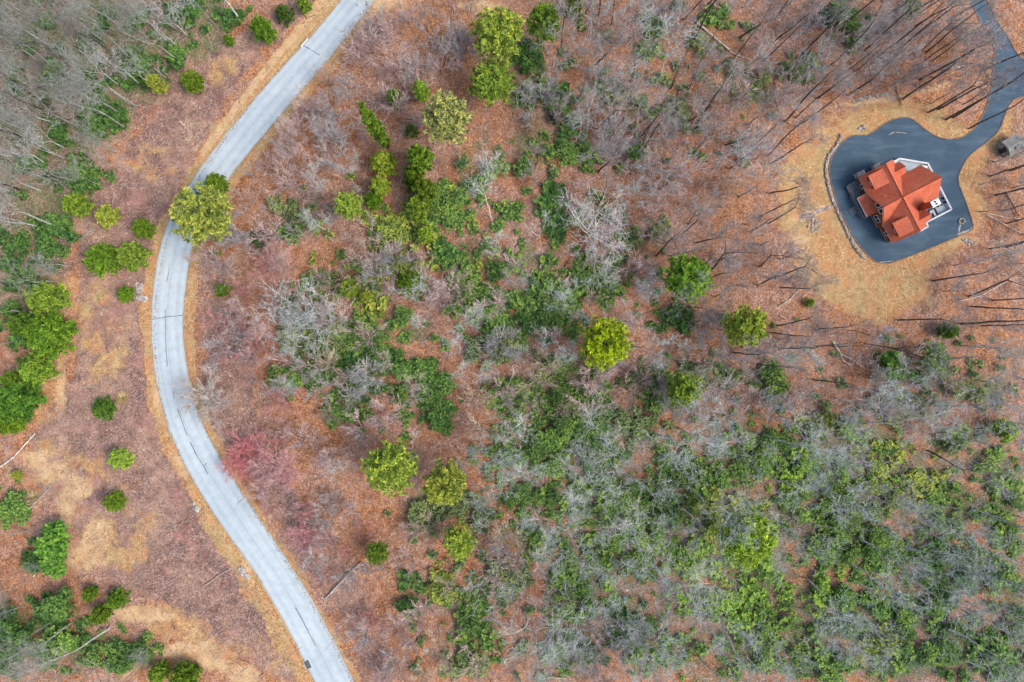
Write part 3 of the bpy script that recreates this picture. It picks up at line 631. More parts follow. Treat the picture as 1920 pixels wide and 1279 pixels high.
# shed dormers
def shed(v0, v1):
    zf, zb = 5.15, 5.74
    slab("dormer_roof", [(-3.2, v0, zf), (-3.2, v1, zf), (-.36, v1, zb), (-.36, v0, zb)], M_SHINGLE, .12)
    a, b = v0 + .3, v1 - .3; u = -2.75
    z0 = zr(u) - .12
    wallp("dormer_wall", [(u, a, z0), (u, b, z0), (u, b, 5.12), (u, a, 5.12)], th=.12)
    for vv in (a, b): wallp("dormer_cheek", [(u, vv, z0), (u, vv, 5.1), (-.55, vv, 5.55), (-.55, vv, 5.5)], th=.04)
    window((u - .003, (a + b) / 2 + .1), 0, .7, zr(u) + .3, 4.95)
shed(-6.2, -3.35); shed(3.4, 6.3)
# small east gables
def east_gable(vc, hw, ue):
    zt, ze = 4.6, 4.6 - hw * 1.25
    ui = (RID - zt) / ((RID - EAV) / HW)
    def inner(v_off): return (RID - (zt - abs(v_off) * 1.25)) / ((RID - EAV) / HW)
    for s in (-1, 1):
        slab("gable_roof", [(ui, vc, zt), (ue - .15, vc, zt), (ue + .15, vc + s * hw, ze), (inner(hw), vc + s * hw, ze)], M_SHINGLE, .1)
    cap((ui - .1, vc, zt), (ue - .12, vc, zt), .05)
    wallp("gable_wall", [(ue - .45, vc - hw + .25, 0), (ue - .45, vc + hw - .25, 0), (ue - .45, vc + hw - .25, ze + .2), (ue - .45, vc, zt - .12), (ue - .45, vc - hw + .25, ze + .2)], th=-.12)
east_gable(-4.62, 1.25, 4.15); east_gable(5.15, 1.1, 4.2)
# porch roof and west deck
slab("porch_roof", [(-3.34, -3.3, 3.02), (-3.34, .55, 3.02), (-5.1, .5, 2.2), (-5.1, -3.35, 2.2)], M_SHINGLE, .12)
board((-5.13, -3.35, 2.12), (-5.13, .5, 2.12), .12, mat=M_WHITE, name="gutter"); board((-5.1, -3.38, 2.18), (-3.4, -3.34, 2.96), .1, mat=M_BEIGE, name="gutter")
hbox("deck_floor", -5.45, -4.1, .45, -3.35, .6, .6, M_DECK); hbox("deck_floor", -5.2, -6.3, .45, -2.98, -4.12, .6, M_DECK)
for vv in (-3.2, -1.4, .35): hbox("porch_post", -5.0, vv - .06, .6, -4.88, vv + .06, 2.15, M_WOOD)
def railing(a, b, z=.6, h=1.0, mat=M_DECK, parent=house):
    A, B = Vector(P3(*a, 0)), Vector(P3(*b, 0)); L = (B - A).length; mb = MB()
    mb.tube([A + Vector((0, 0, z + h)), B + Vector((0, 0, z + h))], [.06, .06], 4, cap=True); mb.tube([A + Vector((0, 0, z + .15)), B + Vector((0, 0, z + .15))], [.035, .035], 4)
    n = int(L / .22)
    for i in range(n + 1):
        p = A.lerp(B, i / n); r = .055 if i % 7 == 0 else .02
        mb.tube([p + Vector((0, 0, z - .02)), p + Vector((0, 0, z + h))], [r, r], 4)
    return mb.build("railing", mat, parent)
railing((-5.4, -4.05), (-5.4, .55)); railing((-5.4, .55), (-3.4, .55)); railing((-5.15, -6.25), (-5.15, -4.15)); railing((-5.15, -6.25), (-3.0, -6.25))
for k in range(3):
    hbox("step", -5.5 - .35 * (k + 1), -2.2, 0, -5.5 - .35 * k + .02, -.8, .45 - .15 * k, M_DECK)
# north landing with heat pump units
hbox("landing", -2.65, -7.55, 0, -.7, -6.6, .22, M_CONC)
railing((-2.6, -7.5), (-.75, -7.5), .22, .9, M_GREYWOOD); railing((-2.6, -7.5), (-2.6, -6.65), .22, .9, M_GREYWOOD)
# chimney with white cap and two flues
ch = hbox("chimney", 3.45, 3.02, 0, 4.85, 4.0, 7.05, M_WOOD)
hbox("chimney_cap", 3.38, 2.95, 7.05, 4.92, 4.07, 7.2, M_WHITE, ch)
for (uu, vv) in ((4.1, 3.28), (4.14, 3.74)):
    mb = MB(); mb.tube([Vector(P3(uu, vv, 7.2)), Vector(P3(uu, vv, 7.42))], [.16, .16], 8, cap=True); mb.build("flue", M_DARK, ch)
for (uu, vv) in ((-2.0, -1.6), (-1.3, 4.8)):
    z = zr(vv) if uu == -2.0 else 5.45; mb = MB(); mb.tube([Vector(P3(uu, vv, z - .1)), Vector(P3(uu, vv, z + .3))], [.07, .07], 7, cap=True); mb.build("vent_pipe", M_BEIGE, house)
hbox("satellite_mount", -.1, -6.86, 5.6, .1, -6.76, 6.0, M_DARK)

# terrace
ter = empty("terrace", (69.78, 25.70, 0), HA)
tag(ter, "grey raised terrace with white parapet wrapping the house's east side", "terrace")
TP = [(2.97, -6.2), (5.93, -6.26), (10.2, -3.05), (10.2, 6.58), (4.9, 6.58), (4.85, 7.42), (2.97, 7.5)]
mb = MB(); mb.prism([P3(u, v, .2) for u, v in TP][::-1], .3); mb.build("terrace_floor", M_PATIO, ter)
def parapet(a, b):
    A, B = Vector(P3(*a, 0)), Vector(P3(*b, 0)); L = (B - A).length; mb = MB(); mb.box(-.02, -.11, -.1, L + .02, .11, .88)
    o = mb.build("parapet", M_WHITE, ter); o.location = A; o.rotation_euler = (0, 0, math.atan2(B.y - A.y, B.x - A.x))
    mb = MB(); mb.box(-.02, -.14, .88, L + .02, .14, .93); mb.build("coping", M_CONC, o)
for a, b in zip(TP[:-1], TP[1:]): parapet(a, b)
# terrace furniture (each its own thing)
def loc_uv(u, v, z=.2): 
    c, s = math.cos(HA), math.sin(HA); x, y = u, -v
    return (69.78 + x * c - y * s, 25.70 + x * s + y * c, z)
M_WICK = plain("dark_wicker", (0.045, 0.045, 0.05, 1), .8, .4, 9); M_CUSH = plain("grey_cushion", (0.42, 0.45, 0.47, 1), .9, .1)
sofa = empty("corner_sofa", loc_uv(7.0, 5.55), HA); tag(sofa, "dark wicker corner sofa with grey cushions on the terrace", "sofa")
mb = MB(); mb.box(-.5, .55, 0, .62, .67, .7); mb.box(.5, -.95, 0, .62, .55, .7); mb.box(-.0, -.95, 0, .5, -.85, .6); mb.box(-.5, .0, 0, .5, .55, .3); mb.box(0, -.85, 0, .5, 0, .3); mb.build("sofa_frame", M_WICK, sofa)
for (x0, y0, x1, y1) in ((-.48, .01, .0, .54), (.02, .01, .49, .54), (.01, -.4, .49, .0), (.01, -.84, .49, -.42)):
    mb = MB(); mb.box(x0, y0, .302, x1, y1, .44); mb.build("cushion", M_CUSH, sofa)
tb = empty("dining_table", loc_uv(9.0, 4.4), HA); tag(tb, "dark slatted dining table on the terrace beside the sofa", "table")
mb = MB()
for k in range(4): mb.box(-.4, -.7 + k * .42, .7, .4, -.56 + k * .42, .75)
mb.box(-.06, -.75, .64, .06, .72, .7)
mb.build("tabletop", M_DARK, tb)
for (a, b) in ((-.36, -.66), (.36, -.66), (-.36, .62), (.36, .62)):
    mb = MB(); mb.box(a - .03, b - .03, 0, a + .03, b + .03, .7); mb.build("leg", M_DARK, tb)
for i, (u, v, rz, lb) in enumerate(((8.35, 4.05, 0, "dark terrace chair on the house side, nearer the chimney"), (8.35, 4.85, 0, "dark terrace chair on the house side, nearer the corner"), (9.62, 4.05, math.pi, "dark terrace chair on the parapet side, nearer the chimney"), (9.62, 4.85, math.pi, "dark terrace chair on the parapet side, nearer the corner"))):
    c = empty("terrace_chair", loc_uv(u, v), HA + rz); tag(c, lb, "chair", "chairs round the terrace table")
    mb = MB(); mb.box(-.2, -.21, .42, .22, .21, .47); mb.build("seat", M_DARK, c)
    mb = MB(); mb.box(-.24, -.21, .47, -.2, .21, .9); mb.build("backrest", M_DARK, c)
    for (a, b) in ((-.2, -.2), (.2, -.2), (-.2, .2), (.2, .2)):
        mb = MB(); mb.box(a - .02, b - .02, 0, a + .02, b + .02, .42); mb.build("leg", M_DARK, c)
c = empty("storage_chest", loc_uv(9.5, -2.75), HA - .6); tag(c, "white storage chest by the terrace's upper corner", "chest")
mb = MB(); mb.box(-.5, -.2, 0, .5, .2, .5); mb.build("chest_body", M_WHITE, c); mb = MB(); mb.box(-.52, -.22, .5, .52, .22, .56); mb.build("lid", M_WHITE, c)
c = empty("utility_box", loc_uv(1.5, -7.0, 0), HA); tag(c, "beige lidded utility box against the house's upper gable", "box")
mb = MB(); mb.box(-.62, -.35, 0, .62, .35, .95); mb.build("box_body", M_BEIGE, c); mb = MB(); mb.box(-.66, -.39, .95, .66, .39, 1.02); mb.build("lid", M_BEIGE, c)
for i, (u, lb) in enumerate(((-2.2, "grey heat pump unit on the landing, corner side"), (-1.3, "grey heat pump unit on the landing, gable side"))):
    c = empty("heat_pump", loc_uv(u, -7.1, .22), HA); tag(c, lb, "heat pump", "heat pumps on the landing")
    mb = MB(); mb.box(-.35, -.3, 0, .35, .3, .7); mb.build("casing", M_CONC, c)
    mb = MB(); ring = [Vector((math.cos(t * .5236) * .23, math.sin(t * .5236) * .23, .72)) for t in range(13)]; mb.tube(ring, [.03] * 13, 5); mb.build("fan_guard", M_WHITE, c)
    mb = MB(); mb.box(-.2, -.03, .703, .2, .03, .712); mb.box(-.03, -.2, .703, .03, .2, .711); mb.build("fan_blade", M_DARK, c)

# fire pit, shed and small yard things
x, y, z = G(1802.5, 415); fp = empty("fire_pit", (x, y, .03)); tag(fp, "round pale stone fire pit standing on the driveway corner", "fire pit")
rnd = random.Random(8)
for k in range(12):
    t = k / 12 * 6.283; mb = MB(); stone(mb, (0, 0, 0), .15, rnd, flat=1.1); o = mb.build("stone", M_BEIGE, fp, loc=(math.cos(t) * .5, math.sin(t) * .5, .14))
mb = MB(); mb.prism([(math.cos(k * .5236) * .38, math.sin(k * .5236) * .38, .1) for k in range(12)], .08); mb.build("ash_bed", M_DARK, fp)
def shed_():
    x, y, z = G(1887, 277); r = empty("garden_shed", (x, y, z), math.radians(30))
    tag(r, "small grey wooden shed under trees beside the driveway neck", "shed")
    mb = MB(); mb.box(-1.5, -1.3, -.2, 1.5, 1.3, 1.9); mb.build("wall", M_GREYWOOD, r)
    for s in (-1, 1):
        n = 9
        for k in range(n):
            y0 = s * (1.6 / n) * k; y1 = s * (1.6 / n) * (k + 1) - s * .02; z0 = 2.7 - abs(y0) * .45; z1 = 2.7 - abs(y1) * .45
            mb = MB(); q = [(-1.75, y0, z0), (1.75, y0, z0), (1.75, y1, z1), (-1.75, y1, z1)]; mb.prism(q if s > 0 else q[::-1], .05); mb.build("roof_board", M_GREYWOOD, r)
    mb = MB(); mb.add([(-1.5, -1.3, 1.9), (-1.5, 1.3, 1.9), (-1.5, 0, 2.55), (-1.45, -1.3, 1.9), (-1.45, 1.3, 1.9), (-1.45, 0, 2.55)], [(0, 2, 1), (3, 4, 5), (0, 1, 4, 3), (1, 2, 5, 4), (2, 0, 3, 5)]); mb.build("gable_panel", M_GREYWOOD, r)
    mb = MB(); mb.box(-1.56, -.45, 0, -1.5, .45, 1.8); d = mb.build("door", M_DARK, r); mb = MB(); mb.box(-1.62, .3, .9, -1.56, .36, 1.02); mb.build("handle", M_CONC, d)
    mb = MB(); mb.box(-.5, -.85, 2.36, .35, -.2, 2.66); mb.build("roof_hatch", M_DECK, r)
shed_()

# ------------------------------------------------------------------ tree makers
def rvec(r, s): return Vector((r.uniform(-s, s), r.uniform(-s, s), r.uniform(-s, s)))
def limb(mb, r, p, d, L, rad, segs, bend, up, sides, tip=.25, mi=0):
    pts = [p.copy()]; rr_ = [rad]; d = d.normalized()
    for i in range(segs):
        d = (d + rvec(r, bend) + Vector((0, 0, up))).normalized(); p = p + d * (L / segs); pts.append(p.copy()); rr_.append(rad * (1 - (1 - tip) * (i + 1) / segs))
    mb.tube(pts, rr_, sides, mi); return pts, rr_, d
def outdir(r, az, el): return Vector((math.cos(az) * math.cos(el), math.sin(az) * math.cos(el), math.sin(el)))

def make_bare(seed, h, R, fork=1, n1=9, n2=7, n3=8, twig=.03, lean=.04, bole=None, fat=1.0):
    """a leafless forest tree: trunk mesh and crown mesh (limbs, branches, twigs)"""
    r = random.Random(seed); tr = MB(); cr = MB()
    def grow(p, d, L, rad, lvl):
        segs = (6, 5, 3, 2)[lvl]; bend = (.10, .22, .28, .3)[lvl]; up = (.05, .08, .06, .06)[lvl]
        pts, rr_, dd = limb(tr if lvl == 0 or (lvl == 1 and not bole) else cr, r, p, d, L, rad, segs, bend, up, 4 if lvl == 0 else 3, .25 if lvl else .35)
        if lvl == 3: return
        n = (n1, n2, n3)[lvl] if lvl < 3 else 0
        n = max(2, int(n * r.uniform(.7, 1.2)))
        for k in range(n):
            t = r.uniform(.22, 1.0) if lvl else (.25 + .75 * (k + r.random()) / n); f = t * segs; i = min(int(f), segs - 1); q = pts[i].lerp(pts[i + 1], f - i)
            ax = (pts[i + 1] - pts[i]).normalized(); side = ax.cross(rvec(r, 1)).normalized()
            nd = (ax * r.uniform(.45, .95) + side * r.uniform(.6, 1.0)).normalized()
            nl = L * (r.uniform(.38, .62) if lvl else r.uniform(.45, .8) * (1.15 - .5 * t))
            if lvl == 2: nl = r.uniform(.8, 1.7)
            nr = max(twig, rr_[i] * (.6 if lvl else .68)); nr = twig if lvl == 2 else nr
            grow(q, nd, nl, nr, lvl + 1)
    base = Vector((0, 0, -.3)); d = Vector((r.uniform(-lean, lean), r.uniform(-lean, lean), 1)); cb = h * (bole or r.uniform(.34, .46))
    pts, rr_, dd = limb(tr, r, base, d, cb, .0068 * h * fat + .035, 6, .06, .08, 6, .6)
    top = pts[-1]
    for f in range(fork):
        a = 6.283 * f / fork + r.random(); el = math.radians(82 if fork == 1 else r.uniform(58, 72))
        grow(top, outdir(r, a, el), (h - cb) * .98, rr_[-1] * (.95 if fork == 1 else .7), 0)
    # normalise spread
    xs = [math.hypot(v[0], v[1]) for v in cr.v]; q = sorted(xs)[int(len(xs) * .97)]; s = R / q
    def sc(m):
        m.v = [(v[0] * (1 + (s - 1) * min(1, max(0, (v[2] - cb * .8) / (h * .1)))), v[1] * (1 + (s - 1) * min(1, max(0, (v[2] - cb * .8) / (h * .1)))), v[2]) for v in m.v]
    sc(cr)
    if not bole: sc(tr)
    zt = max(v[2] for v in cr.v); k = h / zt
    for m in (tr, cr): m.v = [(v[0], v[1], v[2] * k if v[2] > 0 else v[2]) for v in m.v]
    return tr.mesh("trunk", M_BARK), cr.mesh("crown", M_BARK)

def make_sapling(seed, h, R, stems=6, n2=8, n3=5, twig=.028):
    r = random.Random(seed); tr = MB(); cr = MB()
    tp, trr, _ = limb(tr, r, Vector((0, 0, -.2)), Vector((0, 0, 1)), h * .22 + .2, .05 + h * .006, 3, .05, .1, 5, .8)
    for k in range(stems):
        a = 6.283 * k / stems + r.uniform(-.4, .4); el = math.radians(r.uniform(38, 80))
        pts, rr_, _ = limb(cr, r, tp[-1], outdir(r, a, el), h * r.uniform(.6, .9), .06, 4, .14, .05, 3)
        for j in range(n2):
            t = r.uniform(.15, 1) * 4; i = min(int(t), 3); q = pts[i].lerp(pts[i + 1], t - i); ax = (pts[i + 1] - pts[i]).normalized(); sd = ax.cross(rvec(r, 1)).normalized()
            p2, r2, _ = limb(cr, r, q, ax * .9 + sd * .6, h * r.uniform(.18, .34), .035, 2, .18, .05, 3)
            for m in range(n3):
                i = r.choice((0, 1)); q2 = p2[i].lerp(p2[i + 1], r.random()); ax = (p2[i + 1] - p2[i]).normalized(); sd = ax.cross(rvec(r, 1)).normalized()
                limb(cr, r, q2, ax + sd * .6, h * r.uniform(.08, .17), twig, 1, .1, .05, 3, .6)
    q = sorted(math.hypot(v[0], v[1]) for v in cr.v)[int(len(cr.v) * .95)]; s = R / q; k = h / max(v[2] for v in cr.v)
    cr.v = [(v[0] * s, v[1] * s, v[2] * k) for v in cr.v]; tr.v = [(v[0], v[1], v[2] * k) for v in tr.v]
    return tr.mesh("trunk", M_BARK), cr.mesh("crown", M_BARK)

def tuft(mb, r, p, d, size, n=9):
    """needle burst: thin blades fanning round direction d"""
    mb.tone = min(1, max(0, r.gauss(.5, .26)))
    for _ in range(n):
        e = (d * .7 + rvec(r, 1.0)).normalized(); L = size * r.uniform(.7, 1.15)
        sd = e.cross(rvec(r, 1)).normalized() * size * .16
        a = p + sd; b = p - sd; c = p + e * L
        mb.add([tuple(a), tuple(b), tuple(c + sd * .5), tuple(c - sd * .5)], [(0, 1, 3, 2)])

def make_pine(seed, h, R, base=.45, shape='round', nl=30, size=.42, sub=7):
    r = random.Random(seed); tr = MB(); cr = MB(); cr.t = []
    pts, rr_, _ = limb(tr, r, Vector((0, 0, -.2)), Vector((0, 0, 1)), h * .97, .013 * h + .05, 8, .03, .1, 6, .25)
    for k in range(nl):
        t = (k + r.random() * .8) / nl; z = h * (base + (1 - base) * t * .98)
        if shape == 'round': prof = math.sqrt(max(.05, 1 - (max(0, t - .3) / .76) ** 2)) * (.8 + .2 * min(1, t / .25))
        elif shape == 'cone': prof = (1 - t) ** .75 * .96 + .1
        else: prof = .55 + .45 * math.sin(math.pi * min(1, t * 1.0)) if t < .8 else .75 * (1 - t) / .2 * .6 + .25
        i = min(int(z / (h * .97) * 8), 7); f = z / (h * .97) * 8 - i; p = pts[i].lerp(pts[i + 1], min(f, 1)) if i < 8 else pts[-1]
        az = k * 2.399 + r.uniform(-.35, .35); L = R * prof * r.uniform(.82, 1.08)
        lp, lr, ld = limb(tr, r, p, outdir(r, az, math.radians(r.uniform(2, 22) + 28 * t)), L, .02 + .012 * L, 4, .12, .05, 3, .3)
        n = max(3, int(sub * (0.45 + L / R)))
        for j in range(n):
            tt = (.22 + .78 * (j + r.random()) / n) * 4; i2 = min(int(tt), 3); q = lp[i2].lerp(lp[i2 + 1], tt - i2); ax = (lp[i2 + 1] - lp[i2]).normalized()
            sd = Vector((-ax.y, ax.x, 0)) * r.choice((-1, 1)); bl = L * .34 * r.uniform(.4, 1.1) * (1.15 - tt / 5)
            e = q + (ax * .5 + sd + Vector((0, 0, r.uniform(-.1, .5)))).normalized() * bl
            tr.tube([q, e], [.018, .012], 3)
            for w in (.55, 1.0):
                tuft(cr, r, q.lerp(e, w), (ax * .4 + Vector((0, 0, .9))).normalized(), size * r.uniform(.7, 1.15))
        tuft(cr, r, lp[-1], (ld + Vector((0, 0, .5))).normalized(), size * 1.1)
    for k in range(12):
        a = k * 2.4; q = R * .03 * k; tuft(cr, r, Vector((math.cos(a) * q, math.sin(a) * q, h * (1.0 - .004 * k))), Vector((0, 0, 1)), size * 1.1, 12)
    return tr.mesh("trunk", M_BARK), cr.mesh("needles", M_NEEDLE)

def make_shrub(seed, R, h, n=430, leaf=.17, spread=1.0):
    r = random.Random(seed); mb = MB(); mb.t = []; lumps = []
    for k in range(r.randint(6, 9)):
        a = r.uniform(0, 6.28); q = math.sqrt(r.random()) * .72; lumps.append((math.cos(a) * q * R, math.sin(a) * q * R, h * r.uniform(.35, .75), R * r.uniform(.28, .5)))
    lumps.append((0, 0, h * .65, R * .5))
    for (cx, cy, cz, lr) in lumps:
        mb.tube([Vector((cx * .15, cy * .15, -.15)), Vector((cx * .6, cy * .6, cz * .5)), Vector((cx, cy, cz))], [.05, .035, .02], 3, 1)
    for _ in range(n):
        cx, cy, cz, lr = r.choice(lumps); d = Vector((r.gauss(0, 1), r.gauss(0, 1), abs(r.gauss(0, .9)) - .15)).normalized(); q = lr * r.uniform(.6, 1.35) * spread
        p = Vector((cx, cy, cz)) + Vector((d.x * q, d.y * q, d.z * q * .8)); p.z = max(p.z, .08)
        m = r.randint(4, 6); a0 = r.uniform(0, 6.28); k_ = lumps.index((cx, cy, cz, lr)); mb.tone = min(1, max(0, r.gauss(.36 + .07 * (k_ % 5), .24)))
        for j in range(m):     # rosette of leaves
            a = a0 + 6.283 * j / m; e = (Vector((math.cos(a), math.sin(a), r.uniform(-.15, .5))) + d * .3).normalized(); L = leaf * r.uniform(.8, 1.4); sd = e.cross(Vector((0, 0, 1)) + rvec(r, .3)).normalized() * L * .32
            mid = p + e * L * .5
            mb.add([tuple(p), tuple(mid + sd), tuple(p + e * L), tuple(mid - sd)], [(0, 1, 2, 3)], 0)
    return mb.mesh("evergreen_shrub", [M_LEAF, M_BARK])

TALL = [make_bare(100 + i, 20, R, fk, n1, n2, n3) for i, (R, fk, n1, n2, n3) in enumerate([(4.6, 1, 10, 8, 9), (5.2, 2, 7, 7, 8), (4.2, 1, 11, 7, 9), (5.6, 3, 6, 6, 7), (3.8, 1, 9, 7, 9), (4.8, 2, 7, 7, 8), (3.4, 1, 9, 6, 8)])]
TALLD = [make_bare(150 + i, 24, R, fk, 9, 7, 8, .028, .07, b) for i, (R, fk, b) in enumerate([(3.4, 1, .7), (4.0, 2, .62), (3.0, 1, .76), (3.6, 1, .6), (4.4, 2, .66)])]
BIGW = [make_bare(810, 15, 7.6, 4, 6, 6, 7, .03, .04, None, 1.9), make_bare(811, 16, 8.0, 5, 6, 6, 7, .03, .04, None, 1.8)]
MIDT = [make_bare(200 + i, 12, R, fk, n1, n2, n3, .028) for i, (R, fk, n1, n2, n3) in enumerate([(3.6, 2, 8, 7, 9), (4.4, 3, 6, 7, 8), (3.2, 1, 10, 7, 9), (4.0, 2, 7, 7, 9), (3.4, 3, 6, 6, 8)])]
SAPS = [make_sapling(300 + i, 6, R, st, 8, 6) for i, (R, st) in enumerate([(2.6, 6), (2.2, 8), (3.0, 7), (2.0, 5), (2.5, 9)])]
PINES = [make_pine(400 + i, 14, 4.5, .5, 'round', 84, .44, 9) for i in range(3)]
YOUNG = [make_pine(420 + i, 4.4, 2.3, .06, 'cone' if i == 3 else 'round', 66, .32, 8) for i in range(4)]
COLUMN = [make_pine(440 + i, 15, 1.7, .1, 'column', 64, .42, 6) for i in range(2)]
LOWB = [make_shrub(600 + i, 1.9, 1.5, 31, .54, 1.2) for i in range(6)]
BUSH = [make_shrub(500 + i, 1.6, 1.7) for i in range(8)]

